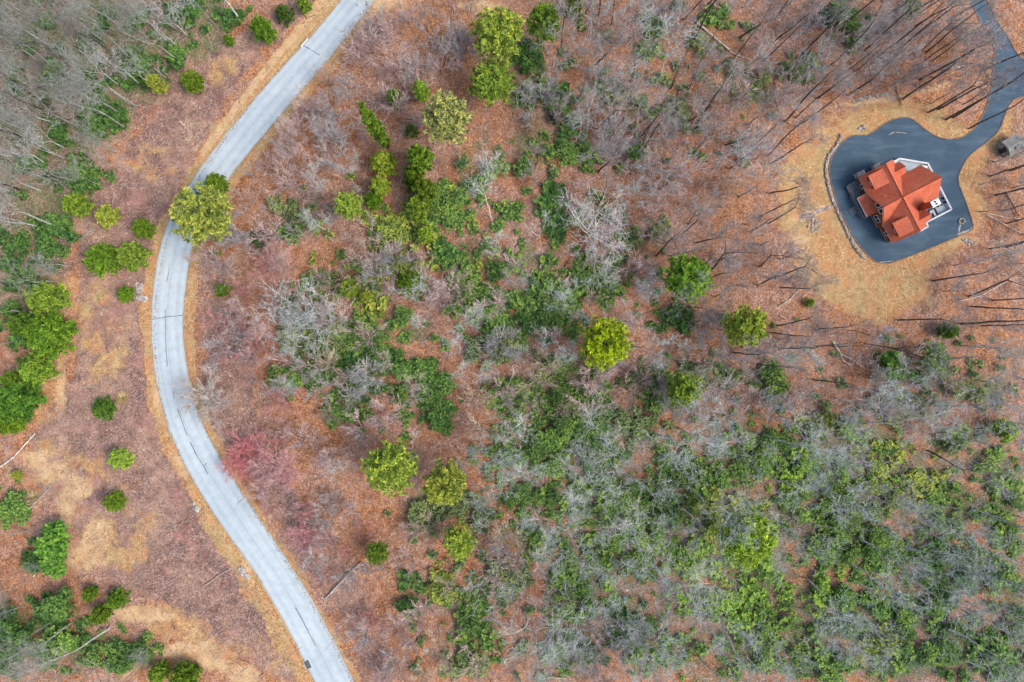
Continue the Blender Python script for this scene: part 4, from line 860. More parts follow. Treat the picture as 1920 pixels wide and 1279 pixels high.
# ------------------------------------------------------------------ named evergreens (also the landmarks other labels refer to)
GRN = {'g': (0.20, 0.34, 0.035, 1), 'dg': (0.12, 0.22, 0.05, 1), 'lg': (0.28, 0.43, 0.06, 1), 'yg': (0.43, 0.56, 0.09, 1), 'byg': (0.47, 0.58, 0.03, 1), 'py': (0.47, 0.58, 0.19, 1), 'ol': (0.36, 0.48, 0.10, 1), 'vd': (0.04, 0.09, 0.035, 1), 'cg': (0.14, 0.29, 0.045, 1)}
BK = (0.13, 0.10, 0.085, 1)
EVG = [ # px, py of crown, radius px, height m, shape, tint, name, label, phrase
 (932, 62, 50, 15, 'P', 'yg', 'pine_tree', "large light green pine with ragged crown, taller of the upper pair", "the large upper pine"),
 (1016, 45, 33, 13, 'P', 'lg', 'pine_tree', "fresh green upright pine beside the large ragged upper pine", "the fresh green upper pine"),
 (922, 155, 42, 10, 'P', 'lg', 'pine_tree', "round mid green pine just below the large ragged one", "the round mid-green pine"),
 (835, 222, 46, 14, 'P', 'py', 'pine_tree', "pale yellow-green pine with fluffy open round crown", "the pale fluffy pine"),
 (383, 402, 56, 13, 'P', 'ol', 'pine_tree', "olive yellow pine overhanging the road edge", "the olive road pine"),
 (405, 346, 23, 7, 'P', 'g', 'pine_tree', "small green pine touching the road above the olive pine", "the small road pine"),
 (732, 880, 51, 14, 'P', 'yg', 'pine_tree', "big yellow-green pine with dome crown above orange litter", "the big yellow dome pine"),
 (838, 910, 41, 13, 'P', 'yg', 'pine_tree', "yellow-green pine just beside the bigger dome pine", "the second yellow dome pine"),
 (860, 1017, 33, 9, 'P', 'yg', 'pine_tree', "small bright yellow-green pine below the two dome pines", "the small yellow pine"),
 (706, 1038, 23, 6, 'P', 'g', 'pine_tree', "small mid green pine among pinkish brush near the road", "the small brush-side pine"),
 (1140, 643, 48, 14, 'P', 'byg', 'pine_tree', "vivid yellow pine, brightest crown in the woods", "the vivid yellow pine"),
 (1291, 520, 46, 13, 'P', 'lg', 'pine_tree', "rich green pine standing alone on the orange slope", "the rich green slope pine"),
 (1397, 611, 40, 14, 'P', 'yg', 'pine_tree', "loose light green pine below the rich green one", "the loose green pine"),
 (1288, 728, 32, 12, 'P', 'yg', 'pine_tree', "yellow-tipped pine with dark shaded side among grey crowns", "the yellow-tipped pine"),
 (1400, 1005, 56, 17, 'P', 'yg', 'pine_tree', "wide hazy olive pine amid silver crowns of the dense woods", "the wide hazy olive pine"),
 (655, 385, 27, 9, 'P', 'yg', 'pine_tree', "yellow-green bushy pine beside a dark shrub and pink saplings", "the yellow bushy pine"),
 (703, 236, 13, 24, 'C', 'g', 'pine_tree', "slim bright green conifer seen as a long slanted column", "the slim slanted conifer"),
 (790, 172, 12, 8, 'C', 'lg', 'pine_tree', "short slim conifer with flattened top, one of two", "the short slim conifer"),
 (742, 187, 16, 6, 'Y', 'lg', 'pine_tree', "little flat-topped green pine on bare pinkish ground", "the flat-topped little pine"),
 (717, 305, 26, 8, 'Y', 'yg', 'young_pine', "yellow-green young pine at the top of a column of pines", "the column's top pine"),
 (712, 350, 20, 6, 'Y', 'yg', 'young_pine', "yellow-green young pine in the middle of its column", "the column's middle pine"),
 (700, 378, 17, 5, 'Y', 'g', 'young_pine', "greener young pine at the foot of its column", "the column's foot pine"),
 (788, 300, 26, 9, 'Y', 'lg', 'young_pine', "leafy green young pine topping the second pine column", "the second column's top pine"),
 (775, 335, 22, 7, 'Y', 'g', 'young_pine', "green young pine, second from top in the second column", "the second column's upper pine"),
 (797, 358, 23, 7, 'Y', 'g', 'young_pine', "dense green young pine bulging out of the second column", "the second column's bulging pine"),
 (785, 392, 24, 6, 'Y', 'lg', 'young_pine', "light green young pine, lowest of the second column", "the second column's lowest pine"),
 (798, 440, 17, 4, 'Y', 'yg', 'young_pine', "pale yellow-green young pine under the second column", "the pale pine under the column"),
 (771, 244, 13, 4, 'Y', 'g', 'young_pine', "small upright green pine beside the pale fluffy pine", "the small upright pine"),
 (362, 153, 21, 4, 'Y', 'g', 'young_pine', "round green pine alone between forest edge and upper road", "the lone upper roadside pine"),
 (430, 77, 10, 2.5, 'Y', 'g', 'young_pine', "tiny green pine beside the forest corner, upper left", "the tiny corner pine"),
 (296, 160, 16, 5, 'Y', 'yg', 'young_pine', "yellow-green pine at the forest edge near the lone roadside pine", "the forest-edge yellow pine"),
 (532, 24, 18, 4, 'Y', 'dg', 'young_pine', "dark green round pine beside the uppermost road verge", "the dark uppermost pine"),
 (494, 58, 22, 5, 'Y', 'g', 'young_pine', "loose green pine next to the dark uppermost one", "the loose uppermost pine"),
 (572, 10, 13, 4, 'Y', 'lg', 'young_pine', "pale green pine cut by the upper picture border", "the border pine"),
 (148, 385, 23, 6, 'Y', 'lg', 'young_pine', "light green spreading pine at the western forest edge", "the light spreading pine"),
 (197, 404, 22, 4, 'Y', 'yg', 'young_pine', "yellow-green irregular pine beside the light spreading one", "the irregular yellow pine"),
 (270, 430, 20, 3.5, 'Y', 'g', 'young_pine', "oval green pine nearest the road on the western bank", "the oval bank pine"),
 (193, 487, 32, 5, 'Y', 'g', 'young_pine', "large round green pine, western half of a touching pair", "the pair's western pine"),
 (251, 482, 29, 5, 'Y', 'lg', 'young_pine', "large round bright pine, eastern half of a touching pair", "the pair's eastern pine"),
 (234, 552, 17, 3, 'Y', 'g', 'young_pine', "small round pine beside the grey rock heaps", "the pine by the rocks"),
 (92, 562, 34, 6, 'Y', 'lg', 'young_pine', "broad light green pine above the dark green cluster", "the broad light pine"),
 (95, 628, 42, 7, 'Y', 'g', 'young_pine', "broadest green pine of the western cluster", "the broadest western pine"),
 (52, 610, 26, 6, 'Y', 'cg', 'young_pine', "dark lobed pine west of the broadest cluster pine", "the dark lobed pine"),
 (65, 690, 34, 6, 'Y', 'lg', 'young_pine', "yellowish pine under the broadest cluster pine", "the yellowish cluster pine"),
 (36, 752, 42, 6, 'Y', 'cg', 'young_pine', "wide deep green pine at the cluster's lower end", "the wide deep-green pine"),
 (20, 790, 26, 5, 'Y', 'g', 'young_pine', "green pine on the picture border under the wide deep one", "the western border pine"),
 (30, 712, 18, 5, 'Y', 'g', 'young_pine', "small green pine between two western cluster pines", "the cluster's small pine"),
 (192, 767, 23, 3.5, 'Y', 'cg', 'young_pine', "round green pine beside the straw grass tuft", "the pine by the straw tuft"),
 (227, 861, 21, 3.5, 'Y', 'yg', 'young_pine', "round olive pine alone in purple brush", "the lone olive pine"),
 (215, 940, 20, 3, 'Y', 'g', 'young_pine', "round small pine below the lone olive pine", "the lowest round pine"),
 (32, 890, 9, 2, 'Y', 'yg', 'young_pine', "tiny yellow-green seedling pine on sandy ground", "the tiny sand pine"),
 (98, 1020, 34, 6, 'K', 'cg', 'cedar_tree', "feathery green cedar with plume crown beside bare sand", "the feathery cedar"),
 (108, 1052, 24, 5, 'K', 'cg', 'cedar_tree', "lower feathery cedar merging with the bigger one", "the lower cedar"),
 (112, 1130, 28, 5, 'K', 'dg', 'cedar_tree', "dark soft cedar west of the bright green pair", "the dark soft cedar"),
 (170, 1112, 14, 3, 'Y', 'g', 'young_pine', "narrow green pine above the bright green pair", "the narrow green pine"),
 (217, 1125, 20, 4, 'Y', 'g', 'young_pine', "bright green pine, upper of a slanting pair", "the slanting pair's upper pine"),
 (190, 1150, 18, 4, 'Y', 'g', 'young_pine', "bright green pine, lower of a slanting pair", "the slanting pair's lower pine"),
 (300, 1260, 18, 4, 'Y', 'lg', 'young_pine', "light green narrow pine at the lower picture border", "the lower border's narrow pine"),
 (348, 1268, 28, 5, 'Y', 'g', 'young_pine', "wide green pine at the lower picture border", "the lower border's wide pine"),
 (771, 532, 30, 4, 'Y', 'g', 'young_pine', "loose green pine in the clearing among pink litter", "the clearing's loose pine"),
 (657, 537, 22, 3.5, 'Y', 'lg', 'young_pine', "flat light green pine near the big forked grey tree", "the flat light pine"),
 (685, 557, 11, 3, 'Y', 'yg', 'young_pine', "small yellow-green pine beside the flat light one", "the small yellow companion pine"),
 (1775, 620, 17, 4, 'Y', 'g', 'young_pine', "lone small green pine among dark leaning trunks", "the lone eastern pine"),
 (1520, 568, 10, 2.5, 'Y', 'yg', 'young_pine', "tiny yellow-green pine at the lawn's lower fringe", "the lawn-fringe pine"),
 (1190, 282, 19, 4, 'K', 'dg', 'cedar_tree', "dark round cedar at the foot of a long dark trunk", "the dark round cedar"),
 (1555, 30, 19, 5, 'K', 'vd', 'cedar_tree', "very dark cedar near the upper border among leaning trunks", "the very dark cedar"),
 (1672, 690, 25, 5, 'K', 'cg', 'cedar_tree', "green dome cedar beside a darker one under silver twigs", "the green dome cedar"),
 (1742, 676, 28, 6, 'K', 'dg', 'cedar_tree', "dark dome cedar overlaid by silver twigs", "the dark dome cedar"),
 (1888, 805, 22, 5, 'K', 'g', 'cedar_tree', "soft green cedar near the eastern border", "the eastern border cedar"),
 (405, 474, 8, 2, 'Y', 'lg', 'young_pine', "tiny green pine under the olive road pine", "the tiny pine under the olive"),
 (420, 545, 15, 3, 'Y', 'g', 'young_pine', "small mossy pine beside a grey sapling haze", "the small mossy pine"),
 (488, 447, 16, 4, 'K', 'vd', 'cedar_tree', "small blue-dark cedar in orange litter", "the small blue-dark cedar"),
 (1270, 10, 12, 4, 'K', 'dg', 'cedar_tree', "small dark cedar cut by the upper border", "the small border cedar"),
 (1075, 8, 18, 6, 'Y', 'lg', 'young_pine', "light green pine cut by the upper border beside a pale snag", "the light border pine"),
 (1040, 215, 12, 4, 'K', 'vd', 'cedar_tree', "small dark cedar under the upper pines", "the small dark cedar"),
 (715, 590, 8, 2.5, 'Y', 'py', 'young_pine', "little straw-yellow conifer below the small yellow companion pine", "the little straw conifer"),
]
CEDAR = [make_shrub(540 + i, 2.2, 4.2, 620, .26) for i in range(3)]
for m in CEDAR: m.name = "foliage"
LMK = []
rnd = random.Random(77)
for i, (px, py, rp, h, shp, tint, nm, lab, phr) in enumerate(EVG):
    hc = h * (.8 if shp == 'P' else .55 if shp == 'C' else .5); x, y = W(px, py, hc); z = float(H(x, y)); x, y = W(px, py, hc + z); R = rp / 10 * (CAM_H - hc) / CAM_H
    o = empty(nm, (x, y, z), rnd.uniform(0, 6.28)); c = tuple(v * rnd.uniform(.92, 1.08) for v in GRN[tint][:3]) + (1,)
    if shp == 'C': R *= 1.25
    if shp == 'K':
        k = R / 2.2 * 1.1; put("foliage", CEDAR[i % 3], o, sc=(k, k, h / 4.2), color=c)
        mb = MB(); mb.tube([Vector((0, 0, -.2)), Vector((0, 0, h * .7))], [.12, .05], 5); mb.build("trunk", M_BARK, o).color = BK
    else:
        lib, R0, h0 = {'P': (PINES, 4.5, 14), 'Y': (YOUNG, 2.3, 4.4), 'C': (COLUMN, 1.7, 15)}[shp]; t_, c_ = lib[i % len(lib)]; k = R / R0 * (1.1 if shp == 'P' else 1.04)
        put("trunk", t_, o, sc=(k, k, h / h0), color=BK); put("needles", c_, o, sc=(k, k, h / h0), color=c)
    tag(o, lab, nm.split('_')[0] + " tree" if nm != 'young_pine' else "young pine", {"pine_tree": "tall pines in the woods", "young_pine": "young pines", "cedar_tree": "cedars"}[nm])
    LMK.append((px, py, phr))
LMK += [(1690, 370, "the red-roofed house"), (1887, 275, "the grey shed"), (1803, 415, "the fire pit"), (314, 595, "the road's cross-shaped crack"), (578, 1246, "the storm drain"), (570, 83, "the white kerb piece"), (1862, 130, "the driveway neck"), (1555, 330, "the stone wall"), (1620, 560, "the straw lawn's lower end"), (457, 1078, "the lower roadside rock heap"), (1100, 440, "the huge white-limbed tree"), (590, 580, "the big forked grey tree"), (470, 835, "the red maple"), (1350, 75, "the peeled pale log"), (1065, 520, "the split fallen trunk"), (1575, 655, "the pale fallen tree")]
REG = []          # things awaiting a label that names their place
def reg(o, px, py, desc): REG.append((o, px, py, desc))

# ------------------------------------------------------------------ bare trees
TINT = { # trunk colour, crown colour
 'pale': ((0.56, 0.58, 0.50, 1), (0.47, 0.49, 0.43, 1), "pale grey-green bare tree"),
 'dark': ((0.10, 0.08, 0.07, 1), (0.32, 0.285, 0.26, 1), "dark-trunked bare tree"),
 'silver': ((0.50, 0.52, 0.49, 1), (0.45, 0.47, 0.45, 1), "silver-twigged bare tree"),
 'white': ((0.78, 0.76, 0.70, 1), (0.52, 0.50, 0.46, 1), "white-limbed bare tree"),
 'pink': ((0.42, 0.35, 0.33, 1), (0.50, 0.385, 0.355, 1), "pinkish-grey bare tree")}
BT = [(256, 200, 22, 'pale'), (155, 240, 22, 'pale'), (238, 240, 16, 'pale'), (335, 112, 15, 'pale'), (278, 82, 18, 'pale'), (332, 56, 18, 'pale'), (222, 285, 12, 'pale'), (105, 92, 20, 'white'), (50, 300, 20, 'pale'), (160, 130, 20, 'pale'), (310, 145, 14, 'pale'), (100, 340, 17, 'pale'), (190, 348, 12, 'pale'), (110, 425, 20, 'pale'), (100, 205, 20, 'dark'), (402, 45, 14, 'pale'),
 (127, 500, 12, 'white'), (105, 528, 16, 'pale'), (60, 588, 18, 'pale'), (30, 640, 15, 'pale'),
 (100, 1163, 18, 'pale'), (133, 1168, 20, 'pale'), (205, 1178, 20, 'white'), (275, 1232, 18, 'pale'), (55, 995, 16, 'pale'), (90, 1055, 6, 'pale'), (125, 1205, 12, 'pale'), (292, 1200, 8, 'white'),
 (1113, 125, 19, 'dark'), (1185, 152, 21, 'dark'), (1204, 254, 17, 'dark'), (1197, 297, 21, 'dark'), (1297, 82, 20, 'dark'), (1307, 232, 21, 'dark'), (1122, 322, 18, 'dark'), (1360, 272, 14, 'dark'), (1267, 217, 20, 'dark'), (1052, 92, 16, 'dark'), (1070, 245, 15, 'white'), (1388, 70, 19, 'dark'), (1290, 170, 17, 'dark'), (1404, 235, 13, 'dark'), (1387, 300, 17, 'silver'), (1180, 230, 15, 'white'),
 (1590, 179, 22, 'dark'), (1532, 185, 21, 'dark'), (1690, 187, 20, 'dark'), (1740, 211, 17, 'dark'), (1758, 205, 18, 'dark'), (1774, 224, 22, 'dark'), (1787, 221, 20, 'dark'), (1746, 195, 12, 'dark'), (1806, 196, 14, 'dark'), (1845, 132, 19, 'dark'), (1817, 241, 18, 'dark'), (1646, 107, 21, 'dark'), (1621, 95, 20, 'dark'), (1725, 149, 19, 'dark'), (1736, 99, 18, 'dark'), (1715, 125, 15, 'dark'), (1472, 228, 21, 'dark'), (1440, 292, 19, 'dark'), (1447, 307, 17, 'dark'), (1865, 304, 18, 'pale'), (1797, 144, 12, 'dark'), (1554, 125, 21, 'dark'), (1495, 110, 20, 'dark'), (1560, 60, 18, 'dark'), (1640, 30, 18, 'dark'), (1700, 60, 17, 'dark'), (1790, 32, 18, 'dark'),
 (1335, 505, 20, 'dark'), (1320, 495, 14, 'dark'), (1340, 556, 10, 'dark'), (1272, 445, 18, 'dark'), (1122, 382, 16, 'dark'), (1465, 539, 17, 'dark'), (1476, 526, 14, 'dark'), (1750, 526, 19, 'dark'), (1815, 556, 20, 'dark'), (1685, 600, 17, 'dark'), (1800, 607, 19, 'dark'), (1865, 366, 17, 'dark'), (1834, 397, 10, 'dark'), (1830, 492, 20, 'pale'), (1455, 611, 15, 'dark'), (1445, 362, 15, 'dark'), (1440, 419, 15, 'dark'), (1822, 575, 18, 'dark'), (1800, 648, 20, 'pale'), (1395, 420, 12, 'dark'), (1305, 455, 17, 'dark'), (1230, 480, 16, 'dark'), (1420, 535, 15, 'dark'), (1880, 395, 14, 'dark'), (1895, 320, 15, 'dark'),
 (1740, 845, 20, 'dark'), (1785, 762, 19, 'silver'), (1775, 672, 20, 'pale'), (1462, 900, 17, 'silver'), (1440, 662, 17, 'silver'), (1600, 727, 18, 'silver'), (1270, 765, 17, 'silver'), (1190, 650, 18, 'silver'),
 (1104, 440, 15, 'white'), (1005, 447, 14, 'white'), (920, 407, 17, 'white'), (895, 585, 12, 'white'), (592, 585, 16, 'silver'), (575, 600, 14, 'silver'), (648, 292, 15, 'silver'), (562, 310, 11, 'pink'), (550, 268, 9, 'pink'), (470, 580, 9, 'pink'), (1060, 560, 12, 'silver'), (1210, 540, 13, 'silver'), (1130, 515, 13, 'white'), (860, 130, 14, 'silver'), (752, 65, 9, 'pink'), (803, 60, 9, 'dark'), (688, 27, 7, 'dark'), (620, 142, 6, 'pink'), (852, 25, 8, 'dark'), (882, 22, 8, 'dark'), (893, 22, 8, 'dark'), (650, 875, 9, 'white'), (690, 720, 9, 'silver'), (870, 690, 10, 'white'), (905, 690, 10, 'white'), (730, 670, 8, 'pink'), (900, 830, 11, 'silver'), (905, 925, 11, 'silver'), (610, 350, 10, 'silver'), (670, 330, 11, 'silver'), (610, 430, 11, 'silver'), (385, 750, 0, 'x')]
BT = [b for b in BT if b[2] > 0]
ZONES = [ # polygon, how many, tints, height range, min spacing px
 ([(0, 0), (540, 0), (430, 75), (330, 150), (250, 230), (180, 310), (130, 400), (110, 520), (0, 560)], 32, ('pale', 'pale', 'pale', 'dark'), (16, 21), 27),
 ([(0, 1020), (60, 1100), (200, 1190), (280, 1279), (0, 1279)], 6, ('pale',), (10, 17), 28),
 ([(1000, 0), (1790, 0), (1800, 110), (1700, 150), (1560, 170), (1440, 290), (1200, 390), (980, 330)], 14, ('dark', 'silver', 'pink', 'silver'), (13, 20), 36),
 ([(1200, 380), (1430, 330), (1460, 480), (1560, 600), (1720, 640), (1820, 500), (1920, 460), (1920, 740), (1300, 740), (1200, 600)], 10, ('dark', 'pink', 'silver', 'silver'), (12, 20), 40),
 ([(930, 230), (1200, 390), (1230, 620), (1000, 720), (860, 720), (520, 760), (500, 480), (700, 480), (880, 480)], 16, ('silver', 'pink', 'white', 'silver'), (8, 14), 40),
 ([(900, 760), (1300, 740), (1920, 740), (1920, 1279), (1000, 1279), (900, 1000)], 120, ('silver', 'silver', 'silver', 'white', 'pale'), (14, 20), 30),
 ([(700, 950), (900, 960), (1000, 1279), (760, 1279)], 6, ('silver', 'pink'), (7, 12), 36)]
rnd = random.Random(11); pts = [(b[0], b[1]) for b in BT]; auto = []
for poly, n, tints, (h0, h1), sp in ZONES:
    xs = [p[0] for p in poly]; ys = [p[1] for p in poly]; k = 0; tries = 0
    while k < n and tries < 6000 and len(BT) + len(auto) < 299:
        tries += 1; px = rnd.uniform(min(xs), max(xs)); py = rnd.uniform(min(ys), max(ys))
        if not inpoly(px, py, poly) or blocked(px, py, 12)[0]: continue
        if not all((px - a) ** 2 + (py - b) ** 2 > sp * sp for a, b in pts): continue
        if inpoly(px, py, LAWN): continue
        pts.append((px, py)); auto.append((px, py, rnd.uniform(h0, h1), rnd.choice(tints))); k += 1
MASS = []
for poly, n, sp in (([(880, 740), (1300, 720), (1920, 720), (1920, 1279), (980, 1279), (900, 1000)], 62, 19), ([(0, 0), (500, 0), (400, 75), (300, 150), (220, 230), (150, 310), (100, 400), (80, 560), (0, 600)], 34, 19), ([(1000, 0), (1790, 0), (1800, 110), (1560, 170), (1440, 290), (1200, 390), (980, 330)], 24, 24)):
    xs = [p[0] for p in poly]; ys = [p[1] for p in poly]; k = 0; tries = 0
    while k < n and tries < 5000:
        tries += 1; px = rnd.uniform(min(xs), max(xs)); py = rnd.uniform(min(ys), max(ys))
        if inpoly(px, py, poly) and not blocked(px, py, 12)[0] and all((px - a) ** 2 + (py - b) ** 2 > sp * sp for a, b in pts): MASS.append((px, py)); pts.append((px, py)); k += 1
for i, (px, py, h, tn) in enumerate(BT + auto):
    x, y, z = G(px, py); tc, cc, desc = TINT[tn]; lib, h0 = (TALL, 20) if h > 13 else (MIDT, 12)
    ir = rnd.randrange(len(lib))
    if h > 14: h *= 1.18
    if tn == 'dark' and h > 13: lib, h0 = TALLD, 24; ir = rnd.randrange(5)
    if (px, py) == (1104, 440): lib, h0, ir, h = BIGW, 15, 0, 15
    if (px, py) == (592, 585): lib, h0, ir, h = BIGW, 16, 1, 16
    t_, c_ = lib[ir]; k = h / h0 * rnd.uniform(.9, 1.15)
    if (px, py) in ((1104, 440), (592, 585)): k = 1.0
    if px > 900 and py > 740: k *= 1.04
    o = empty("bare_tree", (x, y, z), rnd.uniform(0, 6.28)); o.rotation_euler = (rnd.gauss(0, .04), rnd.gauss(0, .04), o.rotation_euler[2])
    b = rnd.uniform(.85, 1.15)
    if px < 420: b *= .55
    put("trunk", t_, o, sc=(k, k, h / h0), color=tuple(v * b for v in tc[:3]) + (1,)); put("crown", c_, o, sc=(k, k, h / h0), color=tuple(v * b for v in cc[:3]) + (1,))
    tag(o, None, "bare tree", "bare deciduous trees in the woods")
    if (px, py) == (1104, 440): o['label'] = "huge white-limbed bare tree spreading over the middle of the woods"; continue
    if (px, py) == (592, 585): o['label'] = "big forked grey bare tree over olive shrubs near the inner curve"; continue
    reg(o, px, py, ("tall " if h > 15 else "small " if h < 9.5 else "") + desc)

# ------------------------------------------------------------------ saplings with fine twigs
SZ = [ # polygon, count, tints, heights
 ([(560, 60), (900, 30), (880, 140), (760, 260), (640, 420), (500, 470), (400, 560), (400, 470), (480, 320), (600, 170)], 44, ('pink', 'pink', 'grey'), (4, 7), 24),
 ([(400, 600), (560, 480), (560, 900), (700, 960), (760, 1100), (740, 1279), (680, 1200), (560, 1000), (460, 860)], 46, ('pink', 'rose', 'pink', 'grey'), (3, 6.5), 24),
 ([(560, 480), (1200, 400), (1250, 700), (900, 900), (560, 860)], 62, ('pink', 'grey', 'straw', 'pink'), (3.5, 8), 26),
 ([(980, 60), (1450, 30), (1430, 330), (1200, 500), (980, 330)], 42, ('pink', 'grey'), (4, 8), 26),
 ([(1230, 520), (1460, 430), (1560, 600), (1920, 640), (1920, 800), (1240, 800)], 40, ('pink', 'grey', 'silver'), (4, 8), 28),
 ([(760, 960), (1200, 1000), (1200, 1279), (760, 1279)], 24, ('pink', 'grey', 'straw'), (4, 7), 28),
 ([(1840, 320), (1920, 220), (1920, 620), (1760, 600), (1760, 500), (1830, 450)], 10, ('grey', 'pink'), (4, 7), 30),
 ([(1460, 20), (1840, 40), (1820, 150), (1600, 170), (1450, 230)], 24, ('grey', 'pink'), (4, 8), 28)]
STINT = {'pink': ((0.52, 0.39, 0.36, 1), "pinkish fine-twigged sapling"), 'rose': ((0.52, 0.24, 0.22, 1), "rosy fine-twigged sapling"), 'grey': ((0.42, 0.39, 0.38, 1), "grey fine-twigged sapling"), 'straw': ((0.50, 0.40, 0.30, 1), "straw-coloured sapling"), 'silver': ((0.46, 0.47, 0.45, 1), "silvery fine-twigged sapling")}
HS = [(475, 842, 5.0, 3.9, (0.52, 0.19, 0.185, 1), "vivid red twiggy maple beside the road's inner curve"), (510, 872, 5, 4.2, (0.52, 0.31, 0.29, 1), "duller red twiggy maple just east of the vivid one"), (520, 500, 6, 3.6, (0.58, 0.30, 0.25, 1), "salmon pink twiggy maple above the forked grey tree"), (398, 742, 5.5, 5.0, (0.46, 0.40, 0.34, 1), "grey twiggy tree reaching over the road's inner curve"), (900, 745, 5, 2.6, (0.66, 0.46, 0.33, 1), "peach-coloured twiggy shrub in the central woods"), (1715, 795, 5, 2.4, (0.66, 0.48, 0.34, 1), "peach-coloured dead crown among silver trees in the east"), (1003, 240, 5, 2.2, (0.6, 0.42, 0.24, 1), "golden twiggy sapling beside the upper evergreens"), (1357, 355, 5, 2.4, (0.62, 0.42, 0.28, 1), "golden tan sapling on the slope above the rich green pine"), (580, 1000, 5, 3.2, (0.56, 0.28, 0.27, 1), "rose twiggy maple beside the lower straight road"), (455, 868, 4.5, 3.0, (0.62, 0.22, 0.21, 1), "rosy low maple under the vivid red one"), (545, 880, 5, 3.6, (0.58, 0.33, 0.31, 1), "faded pink twiggy maple east of the duller red one")]
FINE = [make_sapling(760 + i, 6, 4.0, 13, 13, 8, .017) for i in range(2)]
for i, (px, py, h, R, c, lb) in enumerate(HS):
    x, y, z = G(px, py); o = empty("twiggy_maple", (x, y, z), rnd.uniform(0, 6.28)); t_, c_ = FINE[i % 2]; k = R / 3.6
    put("trunk", t_, o, sc=(k, k, h / 6), color=(0.2, .17, .15, 1)); put("crown", c_, o, sc=(k, k, h / 6), color=c); tag(o, lb, "small tree", "coloured twiggy trees")
pts += [(h_[0] + a_, h_[1] + b_) for h_ in HS for a_ in (-14, 14) for b_ in (-14, 14)]
nsap = 0
for poly, n, tints, (h0, h1), sp in SZ:
    xs = [p[0] for p in poly]; ys = [p[1] for p in poly]; k = 0; tries = 0
    while k < n and tries < 5000 and nsap < 296:
        tries += 1; px = rnd.uniform(min(xs), max(xs)); py = rnd.uniform(min(ys), max(ys))
        if not inpoly(px, py, poly) or blocked(px, py, 30)[0] or inpoly(px, py, LAWN): continue
        if not all((px - a) ** 2 + (py - b) ** 2 > (sp * .8) ** 2 for a, b in pts): continue
        pts.append((px, py)); k += 1; nsap += 1; tn = rnd.choice(tints); h = rnd.uniform(h0, h1); c, desc = STINT[tn]
        x, y, z = G(px, py); o = empty("sapling", (x, y, z), rnd.uniform(0, 6.28)); t_, c_ = rnd.choice(SAPS); s = h / 6 * 1.3; b = rnd.uniform(.85, 1.12)
        put("trunk", t_, o, sc=(s, s, s), color=(0.2, .17, .15, 1)); put("crown", c_, o, sc=(s * 1.1, s * 1.1, s), color=tuple(v * b for v in c[:3]) + (1,))
        tag(o, None, "sapling", "bare saplings in the underwood"); reg(o, px, py, ("tall " if h > 6.8 else "low " if h < 4.2 else "") + desc)

# ------------------------------------------------------------------ evergreen shrubs
LT = {'d': [(0.10, 0.21, 0.05), (0.13, 0.245, 0.055)], 'm': [(0.165, 0.285, 0.065), (0.20, 0.335, 0.07), (0.13, 0.235, 0.06)], 'b': [(0.24, 0.40, 0.065), (0.20, 0.34, 0.06)], 'y': [(0.30, 0.37, 0.07), (0.24, 0.31, 0.07)], 'p': [(0.20, 0.27, 0.11), (0.24, 0.31, 0.12)]}
LN = {'d': "dark green shrub", 'm': "green laurel shrub", 'b': "bright green shrub", 'y': "yellow-green shrub", 'p': "dull olive shrub"}
cand = []; spts = []
for (cx, cy, rx, ry, n, tn) in SHRUBS:
    for k in range(n):
        for _ in range(40):
            a = rnd.uniform(0, 6.28); q = math.sqrt(rnd.random()) * .95; px = cx + math.cos(a) * q * rx; py = cy + math.sin(a) * q * ry
            if blocked(px, py, 14)[0]: continue
            if all((px - a_) ** 2 + (py - b_) ** 2 > 15 ** 2 for a_, b_ in spts): break
        else: continue
        spts.append((px, py)); cand.append((px, py, tn))
def shrub_at(px, py, tn, lo=.55, hi=1.35):
    s = rnd.uniform(lo, hi); x, y, z = G(px, py); x, y = W(px, py, z + .9)
    c = rnd.choice(LT[tn]); b = rnd.uniform(.8, 1.25)
    return (x, y, z), rnd.uniform(0, 6.28), (s * rnd.uniform(.85, 1.2), s * rnd.uniform(.85, 1.2), s * rnd.uniform(.8, 1.2)), tuple(v * b for v in c) + (1,), s
draw = []
for (px, py, tn) in cand:
    draw.append((px, py, tn) + shrub_at(px, py, tn))
draw.sort(key=lambda d: -d[7])
single, rest = draw[:299], draw[299:]
print("shrubs", len(draw), "trees", len(BT) + len(auto), "saplings", nsap)
for (px, py, tn, loc, rz, sc, c, s) in single:
    o = put("evergreen_shrub", rnd.choice(BUSH), None, loc, (0, 0, rz), sc, c); tag(o, None, "shrub", "evergreen shrubs in the underwood")
    reg(o, px, py, ("big " if s > 1.12 else "small " if s < .75 else "") + LN[tn])

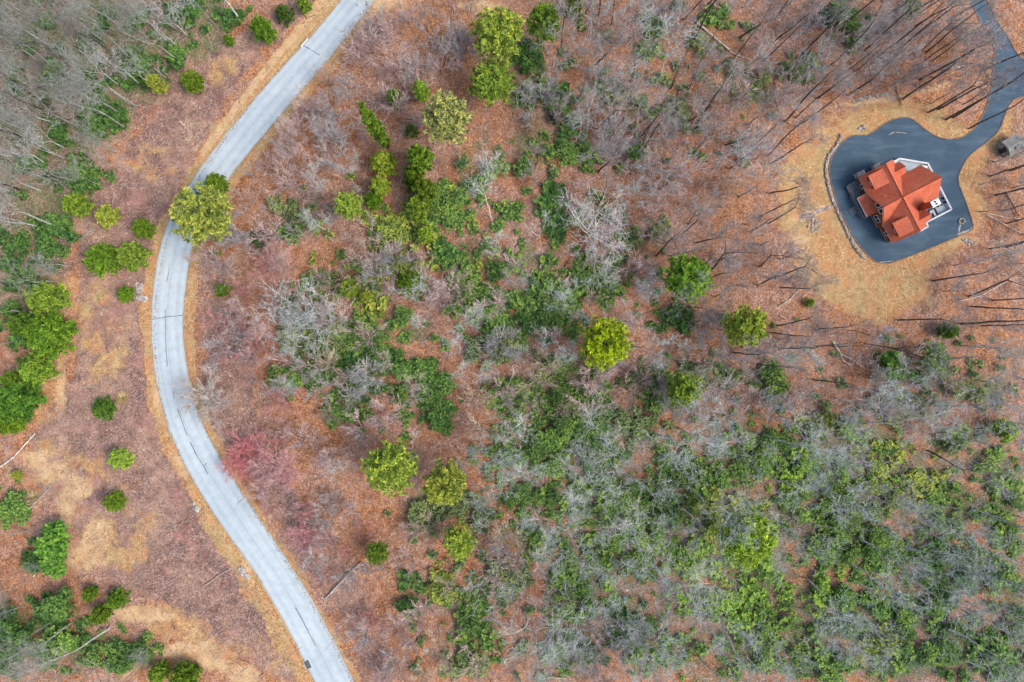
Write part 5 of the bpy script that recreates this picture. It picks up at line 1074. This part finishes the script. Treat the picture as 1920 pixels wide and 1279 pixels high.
def stuff_copies(name, meshes, items, mats, label, cat):
    """bakes many small copies into one mesh"""
    V, F, MI, CC = [], [], [], []; off = 0
    cache = []
    for me in meshes:
        v = np.empty(len(me.vertices) * 3); me.vertices.foreach_get("co", v); lt = np.empty(len(me.polygons), int); me.polygons.foreach_get("loop_total", lt)
        li = np.empty(len(me.loops), int); me.loops.foreach_get("vertex_index", li); ls = np.r_[0, np.cumsum(lt)[:-1]]; mi = np.zeros(len(me.polygons), int); me.polygons.foreach_get("material_index", mi)
        tt = np.full(len(me.vertices), .5)
        if 'tone' in me.attributes: tt = np.empty(len(me.vertices), np.float32); me.attributes['tone'].data.foreach_get('value', tt)
        keep = lt == 4; q = li[(ls[keep][:, None] + np.arange(4))]; cache.append((v.reshape(-1, 3), q, mi[keep], tt))
    T = []
    for (loc, rz, sc, k) in items:
        v, q, mi, tt = cache[k % len(cache)]; T.append(tt); c, s = math.cos(rz), math.sin(rz); w = v * np.array(sc)
        w = np.c_[w[:, 0] * c - w[:, 1] * s, w[:, 0] * s + w[:, 1] * c, w[:, 2]] + np.array(loc); V.append(w); F.append(q + off); MI.append(mi); off += len(v)
    V = np.concatenate(V); F = np.concatenate(F); MI = np.concatenate(MI)
    o = quad_mesh(name, V, F, mats, MI, label, cat); at = o.data.attributes.new('tone', 'FLOAT', 'POINT'); at.data.foreach_set('value', np.concatenate(T)); return o
def quad_mesh(name, V, F, mats, MI=None, label=None, cat=None):
    me = bpy.data.meshes.new(name); me.vertices.add(len(V)); me.vertices.foreach_set("co", V.astype(np.float32).ravel())
    me.loops.add(F.size); me.loops.foreach_set("vertex_index", F.ravel().astype(np.int32)); me.polygons.add(len(F))
    me.polygons.foreach_set("loop_start", np.arange(0, F.size, 4)); me.polygons.foreach_set("loop_total", np.full(len(F), 4))
    for m in mats: me.materials.append(m)
    if MI is not None: me.polygons.foreach_set("material_index", MI.astype(np.int32))
    me.update(calc_edges=True); o = bpy.data.objects.new(name, me); COL.objects.link(o); tag(o, label, cat, None, 'stuff'); return o

# the many smaller leafless trees and saplings that fill in between, one mass each
LOWT = []
for i in range(5):
    t_, c_ = make_bare(700 + i, 13, (4.2, 3.6, 4.6, 3.4, 3.9)[i], (2, 1, 3, 1, 2)[i], (5, 6, 4, 6, 5)[i], 5, 6, .04); me = bpy.data.meshes.new("lowt"); LOWT.append((t_, c_))
it = [((lambda g: (g[0], g[1], g[2]))(G(px, py)), rnd.uniform(0, 6.28), (rnd.uniform(.9, 1.3),) * 2 + (rnd.uniform(.8, 1.3),), rnd.randrange(5)) for px, py in MASS]
o = stuff_copies("leafless_treetops", [c for _, c in LOWT], it, [M_BARK], "smaller silvery leafless crowns filling the gaps of the woods", "treetops"); o.color = (0.43, 0.45, 0.43, 1)
o = stuff_copies("leafless_trunks", [t for t, _ in LOWT], it, [M_BARK], "thin trunks of the smaller leafless trees", "trunks"); o.color = (0.50, 0.51, 0.48, 1)
LOWS = [make_sapling(720 + i, 6, (2.6, 2.2, 3.0)[i], 6, 6, 3, .034) for i in range(3)]
DK = []; DKT = [make_bare(740 + i, 24, (3.2, 3.8, 2.9, 3.4, 4.0)[i], 1, 6, 5, 6, .034, .05, .66)[1] for i in range(5)]
for poly, n in (([(1060, 0), (1790, 0), (1810, 110), (1700, 160), (1560, 175), (1440, 300), (1200, 400), (1010, 320)], 34), ([(1210, 400), (1430, 340), (1460, 500), (1540, 620), (1740, 640), (1920, 470), (1920, 740), (1300, 720)], 22), ([(1850, 320), (1920, 240), (1920, 460), (1850, 470)], 5)):
    xs = [p[0] for p in poly]; ys = [p[1] for p in poly]; k = 0; tries = 0
    while k < n and tries < 5000:
        tries += 1; px = rnd.uniform(min(xs), max(xs)); py = rnd.uniform(min(ys), max(ys))
        if inpoly(px, py, poly) and not blocked(px, py, 12)[0] and not inpoly(px, py, LAWN) and all((px - a) ** 2 + (py - b) ** 2 > 17 ** 2 for a, b in pts): DK.append((px, py)); pts.append((px, py)); k += 1
it = [(G(px, py), rnd.uniform(0, 6.28), (rnd.uniform(.6, .95),) * 2 + (rnd.uniform(.7, 1.05),), rnd.randrange(5)) for px, py in DK]
o = stuff_copies("leafless_trunks", [t for t, _ in TALLD], it, [M_BARK], "thin dark leaning trunks of lesser trees up the slope", "trunks"); o.color = (0.13, 0.105, 0.09, 1)
o = stuff_copies("leafless_treetops", DKT, it, [M_BARK], "fine brownish grey tops of the lesser dark trees", "treetops"); o.color = (0.33, 0.295, 0.265, 1)
SM = []
for poly, n in (([(880, 720), (1920, 720), (1920, 1279), (800, 1279)], 34), ([(0, 0), (540, 0), (330, 160), (130, 420), (110, 600), (0, 600)], 14), ([(1450, 100), (1800, 0), (1800, 150), (1560, 180), (1460, 300), (1200, 500), (1100, 300)], 30), ([(400, 250), (700, 100), (880, 300), (700, 480), (480, 620), (440, 800), (600, 1100), (700, 1270), (640, 1150), (480, 900), (370, 640)], 26)):
    k = 0; xs = [p[0] for p in poly]; ys = [p[1] for p in poly]
    while k < n:
        px = rnd.uniform(min(xs), max(xs)); py = rnd.uniform(min(ys), max(ys))
        if inpoly(px, py, poly) and not blocked(px, py, 30)[0] and not (430 < px < 570 and 790 < py < 920): SM.append((px, py)); k += 1
it = [(G(px, py), rnd.uniform(0, 6.28), (rnd.uniform(.8, 1.4),) * 3, rnd.randrange(3)) for px, py in SM]
o = stuff_copies("thicket", [c for _, c in LOWS], it, [M_BARK], "hazy thicket of fine bare stems", "thicket"); o.color = (0.48, 0.40, 0.375, 1)
# the many smaller shrubs, one mass per tint
rs = np.random.RandomState(4)
for tn in 'dmbyp':
    it = []
    for i, d in enumerate(rest):
        if d[2] == tn: it.append((d[3], d[4], d[5], i))
    for (cx, cy, rx, ry, n, t2) in SHRUBS:
        if t2 != tn: continue
        for _ in range(int(n * (5.5 if cx > 880 and cy > 720 else 2.6))):
            a = rnd.uniform(0, 6.28); q = rnd.random() ** .6 * 1.5; px = cx + math.cos(a) * q * rx; py = cy + math.sin(a) * q * ry
            if blocked(px, py, 12)[0]: continue
            loc, rz, sc, c, s = shrub_at(px, py, tn, .2, .6); it.append((loc, rz, sc, rnd.randrange(8)))
    for (poly, n, t2) in (([(540, 430), (900, 330), (1240, 430), (1260, 720), (900, 900), (540, 760)], 260, 'm'), ([(700, 880), (1000, 860), (1100, 1270), (780, 1270)], 110, 'p'), ([(980, 20), (1440, 20), (1420, 330), (1000, 380)], 90, 'p'), ([(560, 330), (980, 300), (900, 620), (560, 600)], 70, 'y'), ([(1250, 560), (1900, 640), (1900, 820), (1250, 800)], 90, 'p')):
        if t2 != tn: continue
        for _ in range(n):
            px = rnd.uniform(min(p[0] for p in poly), max(p[0] for p in poly)); py = rnd.uniform(min(p[1] for p in poly), max(p[1] for p in poly))
            if not inpoly(px, py, poly) or blocked(px, py, 12)[0] or inpoly(px, py, LAWN): continue
            loc, rz, sc, c, s = shrub_at(px, py, tn, .2, .62); it.append((loc, rz, sc, rnd.randrange(8)))
    o = stuff_copies("underbrush", LOWB, it, [M_LEAF, M_BARK], {'d': "dark", 'm': "mid green", 'b': "bright green", 'y': "yellow-green", 'p': "olive"}[tn] + " low evergreen underbrush filling between the bigger shrubs", "underbrush")
    o.color = LT[tn][0] + (1,)

# ------------------------------------------------------------------ loose litter, fallen sticks, dry brush
def zh(x, y): return H(x, y) + ((fbm(x, y, 0.5, 9) - .5) * 0.5 + (fbm(x, y, 0.8, 5) - .5) * 0.18)
def scatter(n, test=None, m=6):
    px = rs.uniform(-20, 1940, n * 3); py = rs.uniform(-20, 1300, n * 3); ok = ~blocked(px, py, m)
    if test is not None: ok &= test(px, py)
    px, py = px[ok][:n], py[ok][:n]; x = (px - 960) / 10; y = (639.5 - py) / 10; return x, y, zh(x, y), px, py
def sticks(name, n, lmin, lmax, r0, r1, color, label, test=None, el=0.12, z0=.06):
    x, y, z, px, py = scatter(n, test, 10); n = len(x); a = rs.uniform(0, 6.283, n); L = rs.uniform(lmin, lmax, n) ** 1.0; e = rs.normal(0, el, n); e = np.abs(e)
    d = np.c_[np.cos(a) * np.cos(e), np.sin(a) * np.cos(e), np.sin(e)]; s = np.c_[-np.sin(a), np.cos(a), np.zeros(n)]; u = np.cross(d, s); r = rs.uniform(r0, r1, n)[:, None]
    bend = s * (rs.normal(0, .07, n) * L)[:, None]
    P0 = np.c_[x, y, z + z0]; P2 = P0 + d * L[:, None]; V = []
    for P, k in ((P0, 1), (P2 + bend, .4)):
        for t in range(3):
            V.append(P + (s * math.cos(t * 2.094) + u * math.sin(t * 2.094)) * r * k)
    V = np.stack(V, 1).reshape(-1, 3); o_ = np.arange(n)[:, None, None] * 6
    q = np.array([[i * 3 + t, i * 3 + (t + 1) % 3, (i + 1) * 3 + (t + 1) % 3, (i + 1) * 3 + t] for i in range(1) for t in range(3)])[None]
    o = quad_mesh(name, V, (q + o_).reshape(-1, 4), [M_BARK], None, label, "twigs"); o.color = color
far = lambda px, py: (px > 560) & ~inpoly(px, py, LAWN)
allf = lambda px, py: ~inpoly(px, py, LAWN)
sticks("fallen_twigs", 6500, .8, 3.2, .02, .045, (0.5, 0.44, 0.38, 1), "pale dead twigs strewn over the forest floor", allf)
sticks("fallen_twigs", 3500, .7, 2.6, .02, .04, (0.16, 0.12, 0.10, 1), "dark dead twigs strewn over the forest floor", allf)
def brush_test(px, py):
    w = np.zeros(px.shape, bool)
    for b in BRUSH: w |= inpoly(px, py, b)
    return w & (rs.rand(len(px)) < .25 + 1.1 * fbm((px - 960) / 10, (639.5 - py) / 10, .18, 3))
sticks("dry_brush", 21000, .5, 1.2, .012, .022, (0.30, 0.20, 0.185, 1), "purplish dry brush stems covering the road banks", brush_test, .8, 0)
sticks("dry_brush", 9000, .5, 1.2, .012, .022, (0.38, 0.29, 0.22, 1), "straw-coloured stems mixed in the bank brush", brush_test, .8, 0)
pinkzone = lambda px, py: (px > 380) & (px < 1000) & (rs.rand(len(px)) < 2.2 * fbm((px - 960) / 10, (639.5 - py) / 10, .12, 7) - .6)
sticks("dry_brush", 15000, .6, 1.6, .012, .022, (0.46, 0.34, 0.31, 1), "pinkish seedling stems between the road and the woods", pinkzone, .7, 0)
sticks("dry_brush", 15000, .6, 1.7, .012, .022, (0.42, 0.36, 0.33, 1), "greyish seedling stems among the eastern trees", lambda px, py: (px > 950) & ~inpoly(px, py, LAWN), .6, 0)
def leaves(name, n, color, size, test=None, label=""):
    x, y, z, px, py = scatter(n, test, 6); n = len(x); a = rs.uniform(0, 6.283, n); s = rs.uniform(size * .6, size * 1.3, n)
    ex = np.c_[np.cos(a), np.sin(a), rs.normal(0, .35, n)] * s[:, None]; ey = np.c_[-np.sin(a), np.cos(a), rs.normal(0, .35, n)] * s[:, None] * .55
    P = np.c_[x, y, z + .05]; V = np.stack([P - ex, P + ey, P + ex, P - ey], 1).reshape(-1, 3); F = np.arange(4 * n).reshape(-1, 4)
    o = quad_mesh(name, V, F, [M_STRAW], None, label, "leaves"); o.color = color
leaves("leaf_litter", 26000, (0.34, 0.14, 0.065, 1), .15, allf, "fallen orange-brown leaves over the forest floor")
leaves("leaf_litter", 22000, (0.42, 0.25, 0.18, 1), .14, allf, "fallen pinkish tan leaves over the forest floor")
def road_edge(px, py):
    d = pdist(px, py, RC); return (d > 24) & (d < 33) & (rs.rand(len(px)) < .35 + .5 * (fbm((px - 960) / 10, (639.5 - py) / 10, .3, 13)))
def leaves_on(name, n, color, size, label):
    i = rs.randint(0, NR, n); e = rs.randint(0, 2, n); L_ = np.where(e[:, None] == 0, rl[i], rr[i]); C_ = (rl[i] + rr[i]) / 2; t = np.abs(rs.normal(0, .022, n))[:, None]
    P_ = L_ + (C_ - L_) * t * 1.6 + rs.normal(0, 1.3, (n, 2)); x = (P_[:, 0] - 960) / 10; y = (639.5 - P_[:, 1]) / 10; z = H(x, y) + .085; a = rs.uniform(0, 6.283, n); s = rs.uniform(size * .5, size * 1.3, n)
    ex = np.c_[np.cos(a), np.sin(a), 0 * a] * s[:, None]; ey = np.c_[-np.sin(a), np.cos(a), 0 * a + .1] * s[:, None] * .5; P = np.c_[x, y, z]
    V = np.stack([P - ex, P + ey, P + ex, P - ey], 1).reshape(-1, 3); o = quad_mesh(name, V, np.arange(4 * n).reshape(-1, 4), [M_STRAW], None, label, "leaves"); o.color = color
leaves_on("leaf_litter", 2600, (0.33, 0.19, 0.10, 1), .13, "dry leaves and grit spilling onto the asphalt edges")
leaves("dry_grass", 16000, (0.46, 0.32, 0.13, 1), .12, lambda px, py: inpoly(px, py, LAWN), "straw-coloured dead grass on the lawn round the driveway")

# straw tufts
def straw(px, py, R, n, label, seed, color=(0.55, 0.42, 0.2, 1)):
    r = random.Random(seed); mb = MB()
    for k in range(n):
        a = r.uniform(0, 6.28); L = R * r.uniform(.7, 1.2); p = Vector((0, 0, 0)); d = outdir(r, a, math.radians(r.uniform(35, 75))); pts_ = [p]
        for j in range(3): d = (d + Vector((0, 0, -.42))).normalized(); p = p + d * L / 3; pts_.append(p)
        mb.tube(pts_, [.018, .018, .015, .008], 3)
    o = mb.build("grass_tuft", M_STRAW, loc=G(px, py)); o.color = color; tag(o, label, "grass tuft", "tufts of tall dry grass")
straw(231, 746, 1.5, 260, "round tuft of yellow straw grass beside a green pine", 1); straw(66, 930, 1.6, 150, "loose fan of straw grass on the sandy bank", 2, (.45, .36, .2, 1))
straw(712, 600, .9, 80, "little yellow grass tuft below the straw conifer", 3)

# fallen logs
def log(line, r0, r1, label, color, lift=.15, tip=0):
    P = []
    for i, p in enumerate(line):
        x, y, z = G(*p); P.append(Vector((x, y, z + lift + r0 + tip * i)))
    Q = []
    for a, b in zip(P[:-1], P[1:]):
        for j in range(4): Q.append(a.lerp(b, j / 4) + Vector((rnd.uniform(-.05, .05), rnd.uniform(-.05, .05), 0)))
    Q.append(P[-1]); n = len(Q); mb = MB(); mb.tube(Q, [r0 + (r1 - r0) * i / (n - 1) for i in range(n)], 7, cap=True)
    for _ in range(n // 3):     # broken branch stubs
        i = rnd.randrange(n // 3, n - 1); d = outdir(rnd, rnd.uniform(0, 6.28), rnd.uniform(-.1, .6)); mb.tube([Q[i], Q[i] + d * rnd.uniform(.4, 1.2)], [.06, .02], 4)
    o = mb.build("fallen_log", M_LOG); o.color = color; tag(o, label, "log", "fallen logs and poles")
PALE = (0.62, 0.52, 0.42, 1); GREY = (0.36, 0.35, 0.32, 1); BRN = (0.34, 0.17, 0.10, 1); ORG = (0.55, 0.27, 0.16, 1)
log([(1302, 40), (1325, 60), (1368, 96)], .2, .15, "long peeled pale log lying across the upper woods", PALE)
log([(1368, 98), (1390, 108), (1412, 114)], .13, .05, "thin pale top broken off the long peeled log", PALE)
log([(1080, 18), (1098, 33), (1120, 47)], .12, .07, "slim pale snag leaning below the light border pine", PALE, .6)
log([(1680, 162), (1690, 199)], .16, .13, "short straight orange log on the lawn's upper fringe", ORG)
log([(1453, 152), (1457, 182), (1459, 210)], .12, .08, "thin orange pole lying near leaning trunks above the lawn", ORG)
log([(1036, 555), (1060, 525), (1098, 488)], .26, .14, "long pale half of the split fallen trunk amid laurels", (0.46, .30, .22, 1))
log([(1040, 535), (1056, 510), (1072, 482)], .2, .1, "reddish shorter half of the split fallen trunk", BRN)
log([(1006, 594), (1018, 576)], .2, .16, "stubby brown log end sticking out of green shrubs", (0.3, .22, .18, 1))
log([(1012, 502), (1022, 484)], .14, .08, "short pale log above the laurels of the centre", PALE)
log([(1560, 640), (1575, 664), (1600, 676), (1618, 690)], .2, .06, "pale fallen tree with forked end below the lawn", PALE)
log([(1575, 664), (1580, 676), (1596, 687)], .12, .05, "side fork lying against the pale fallen tree", PALE)
log([(-10, 884), (28, 856), (50, 832), (68, 812)], .15, .08, "long whitish log at the western border on sandy ground", (0.6, .55, .48, 1))
log([(52, 958), (78, 932), (108, 900)], .14, .05, "curved grey branch beside the loose straw fan", GREY)
log([(147, 450), (163, 440), (180, 428)], .12, .06, "short grey stick between the irregular yellow pine and the pair", GREY)
log([(1100, 742), (1130, 735), (1160, 720)], .15, .1, "clean white log lying in the clearing beneath the vivid pine", (0.66, .6, .52, 1))
log([(1120, 808), (1140, 782), (1152, 750)], .1, .05, "thin pale leaning pole south of the clean white log", PALE)
log([(612, 1120), (645, 1085), (680, 1052)], .18, .12, "grey dead trunk lying on purple brush by the road", GREY, .3)
log([(385, 1097), (410, 1080), (435, 1064)], .09, .05, "thin pinkish pole on the bank above the lower rock heap", (0.5, .38, .33, 1))
log([(64, 1082), (70, 1066), (76, 1050)], .09, .06, "short whitish stick below the lower cedar", PALE)
log([(1797, 564), (1835, 556), (1884, 529)], .1, .05, "long thin pale pole beneath leaning eastern trunks", PALE)
log([(1848, 402), (1880, 420), (1912, 437)], .08, .04, "thin pale pole near the eastern border, lower of two", PALE)
log([(1850, 400), (1885, 408), (1918, 412)], .07, .04, "thin pale pole near the eastern border, upper of two", PALE)
log([(1460, 575), (1482, 560), (1503, 538)], .1, .06, "pale stick beside the tiny lawn-fringe pine", PALE)
log([(1884, 362), (1896, 384), (1908, 406)], .16, .1, "dark brown fallen trunk near the eastern border", (0.12, .085, .07, 1))
log([(1002, 1268), (1030, 1268), (1062, 1271)], .2, .12, "pale brown log on the lower picture border", (0.5, .38, .28, 1))
log([(1026, 1123), (1040, 1124), (1057, 1123)], .1, .06, "short orange-pale stick in a litter gap of the woods", PALE)
log([(1508, 975), (1545, 1003), (1600, 1020)], .14, .08, "dark thin log crossing a red litter gap in dense woods", (0.1, .08, .07, 1))
log([(1500, 640), (1520, 668), (1545, 690)], .09, .05, "slender greyish pole beside the pale fallen tree", GREY)
log([(815, 466), (817, 452)], .12, .1, "short white stump piece above the central dark shrubs", (.6, .56, .5, 1))
log([(338, 228), (348, 238), (356, 247)], .1, .06, "short pale stick on pink litter beside the upper road", PALE)
log([(1095, 560), (1100, 545), (1115, 530)], .1, .05, "thin grey pole between laurels near the split trunk", GREY)
log([(1045, 988), (1060, 994), (1072, 983)], .1, .05, "small pale stick over orange litter south of the silver trees", PALE)

# ------------------------------------------------------------------ labels that say where each repeat stands
DIRS = ["east", "north-east", "north", "north-west", "west", "south-west", "south", "south-east"]
ORD = ["nearest", "second", "third", "fourth", "fifth", "sixth", "seventh", "eighth", "ninth", "tenth", "eleventh", "twelfth", "thirteenth", "fourteenth", "fifteenth"]
keyed = {}
for (o, px, py, desc) in REG:
    lx, ly, ph = min(LMK, key=lambda l: (l[0] - px) ** 2 + (l[1] - py) ** 2)
    k = int(round(math.atan2(-(py - ly), px - lx) / (math.pi / 4))) % 8
    keyed.setdefault((desc, ph, DIRS[k]), []).append((math.hypot(px - lx, py - ly), o))
for (desc, ph, dr_), L in keyed.items():
    L.sort(key=lambda t: t[0])
    for i, (_, o) in enumerate(L):
        if len(L) == 1: o['label'] = f"{desc} {dr_} of {ph}"
        elif i == 0: o['label'] = f"{desc} first to the {dr_} of {ph}"
        else: o['label'] = f"{ORD[i]} {desc} out to the {dr_} of {ph}"
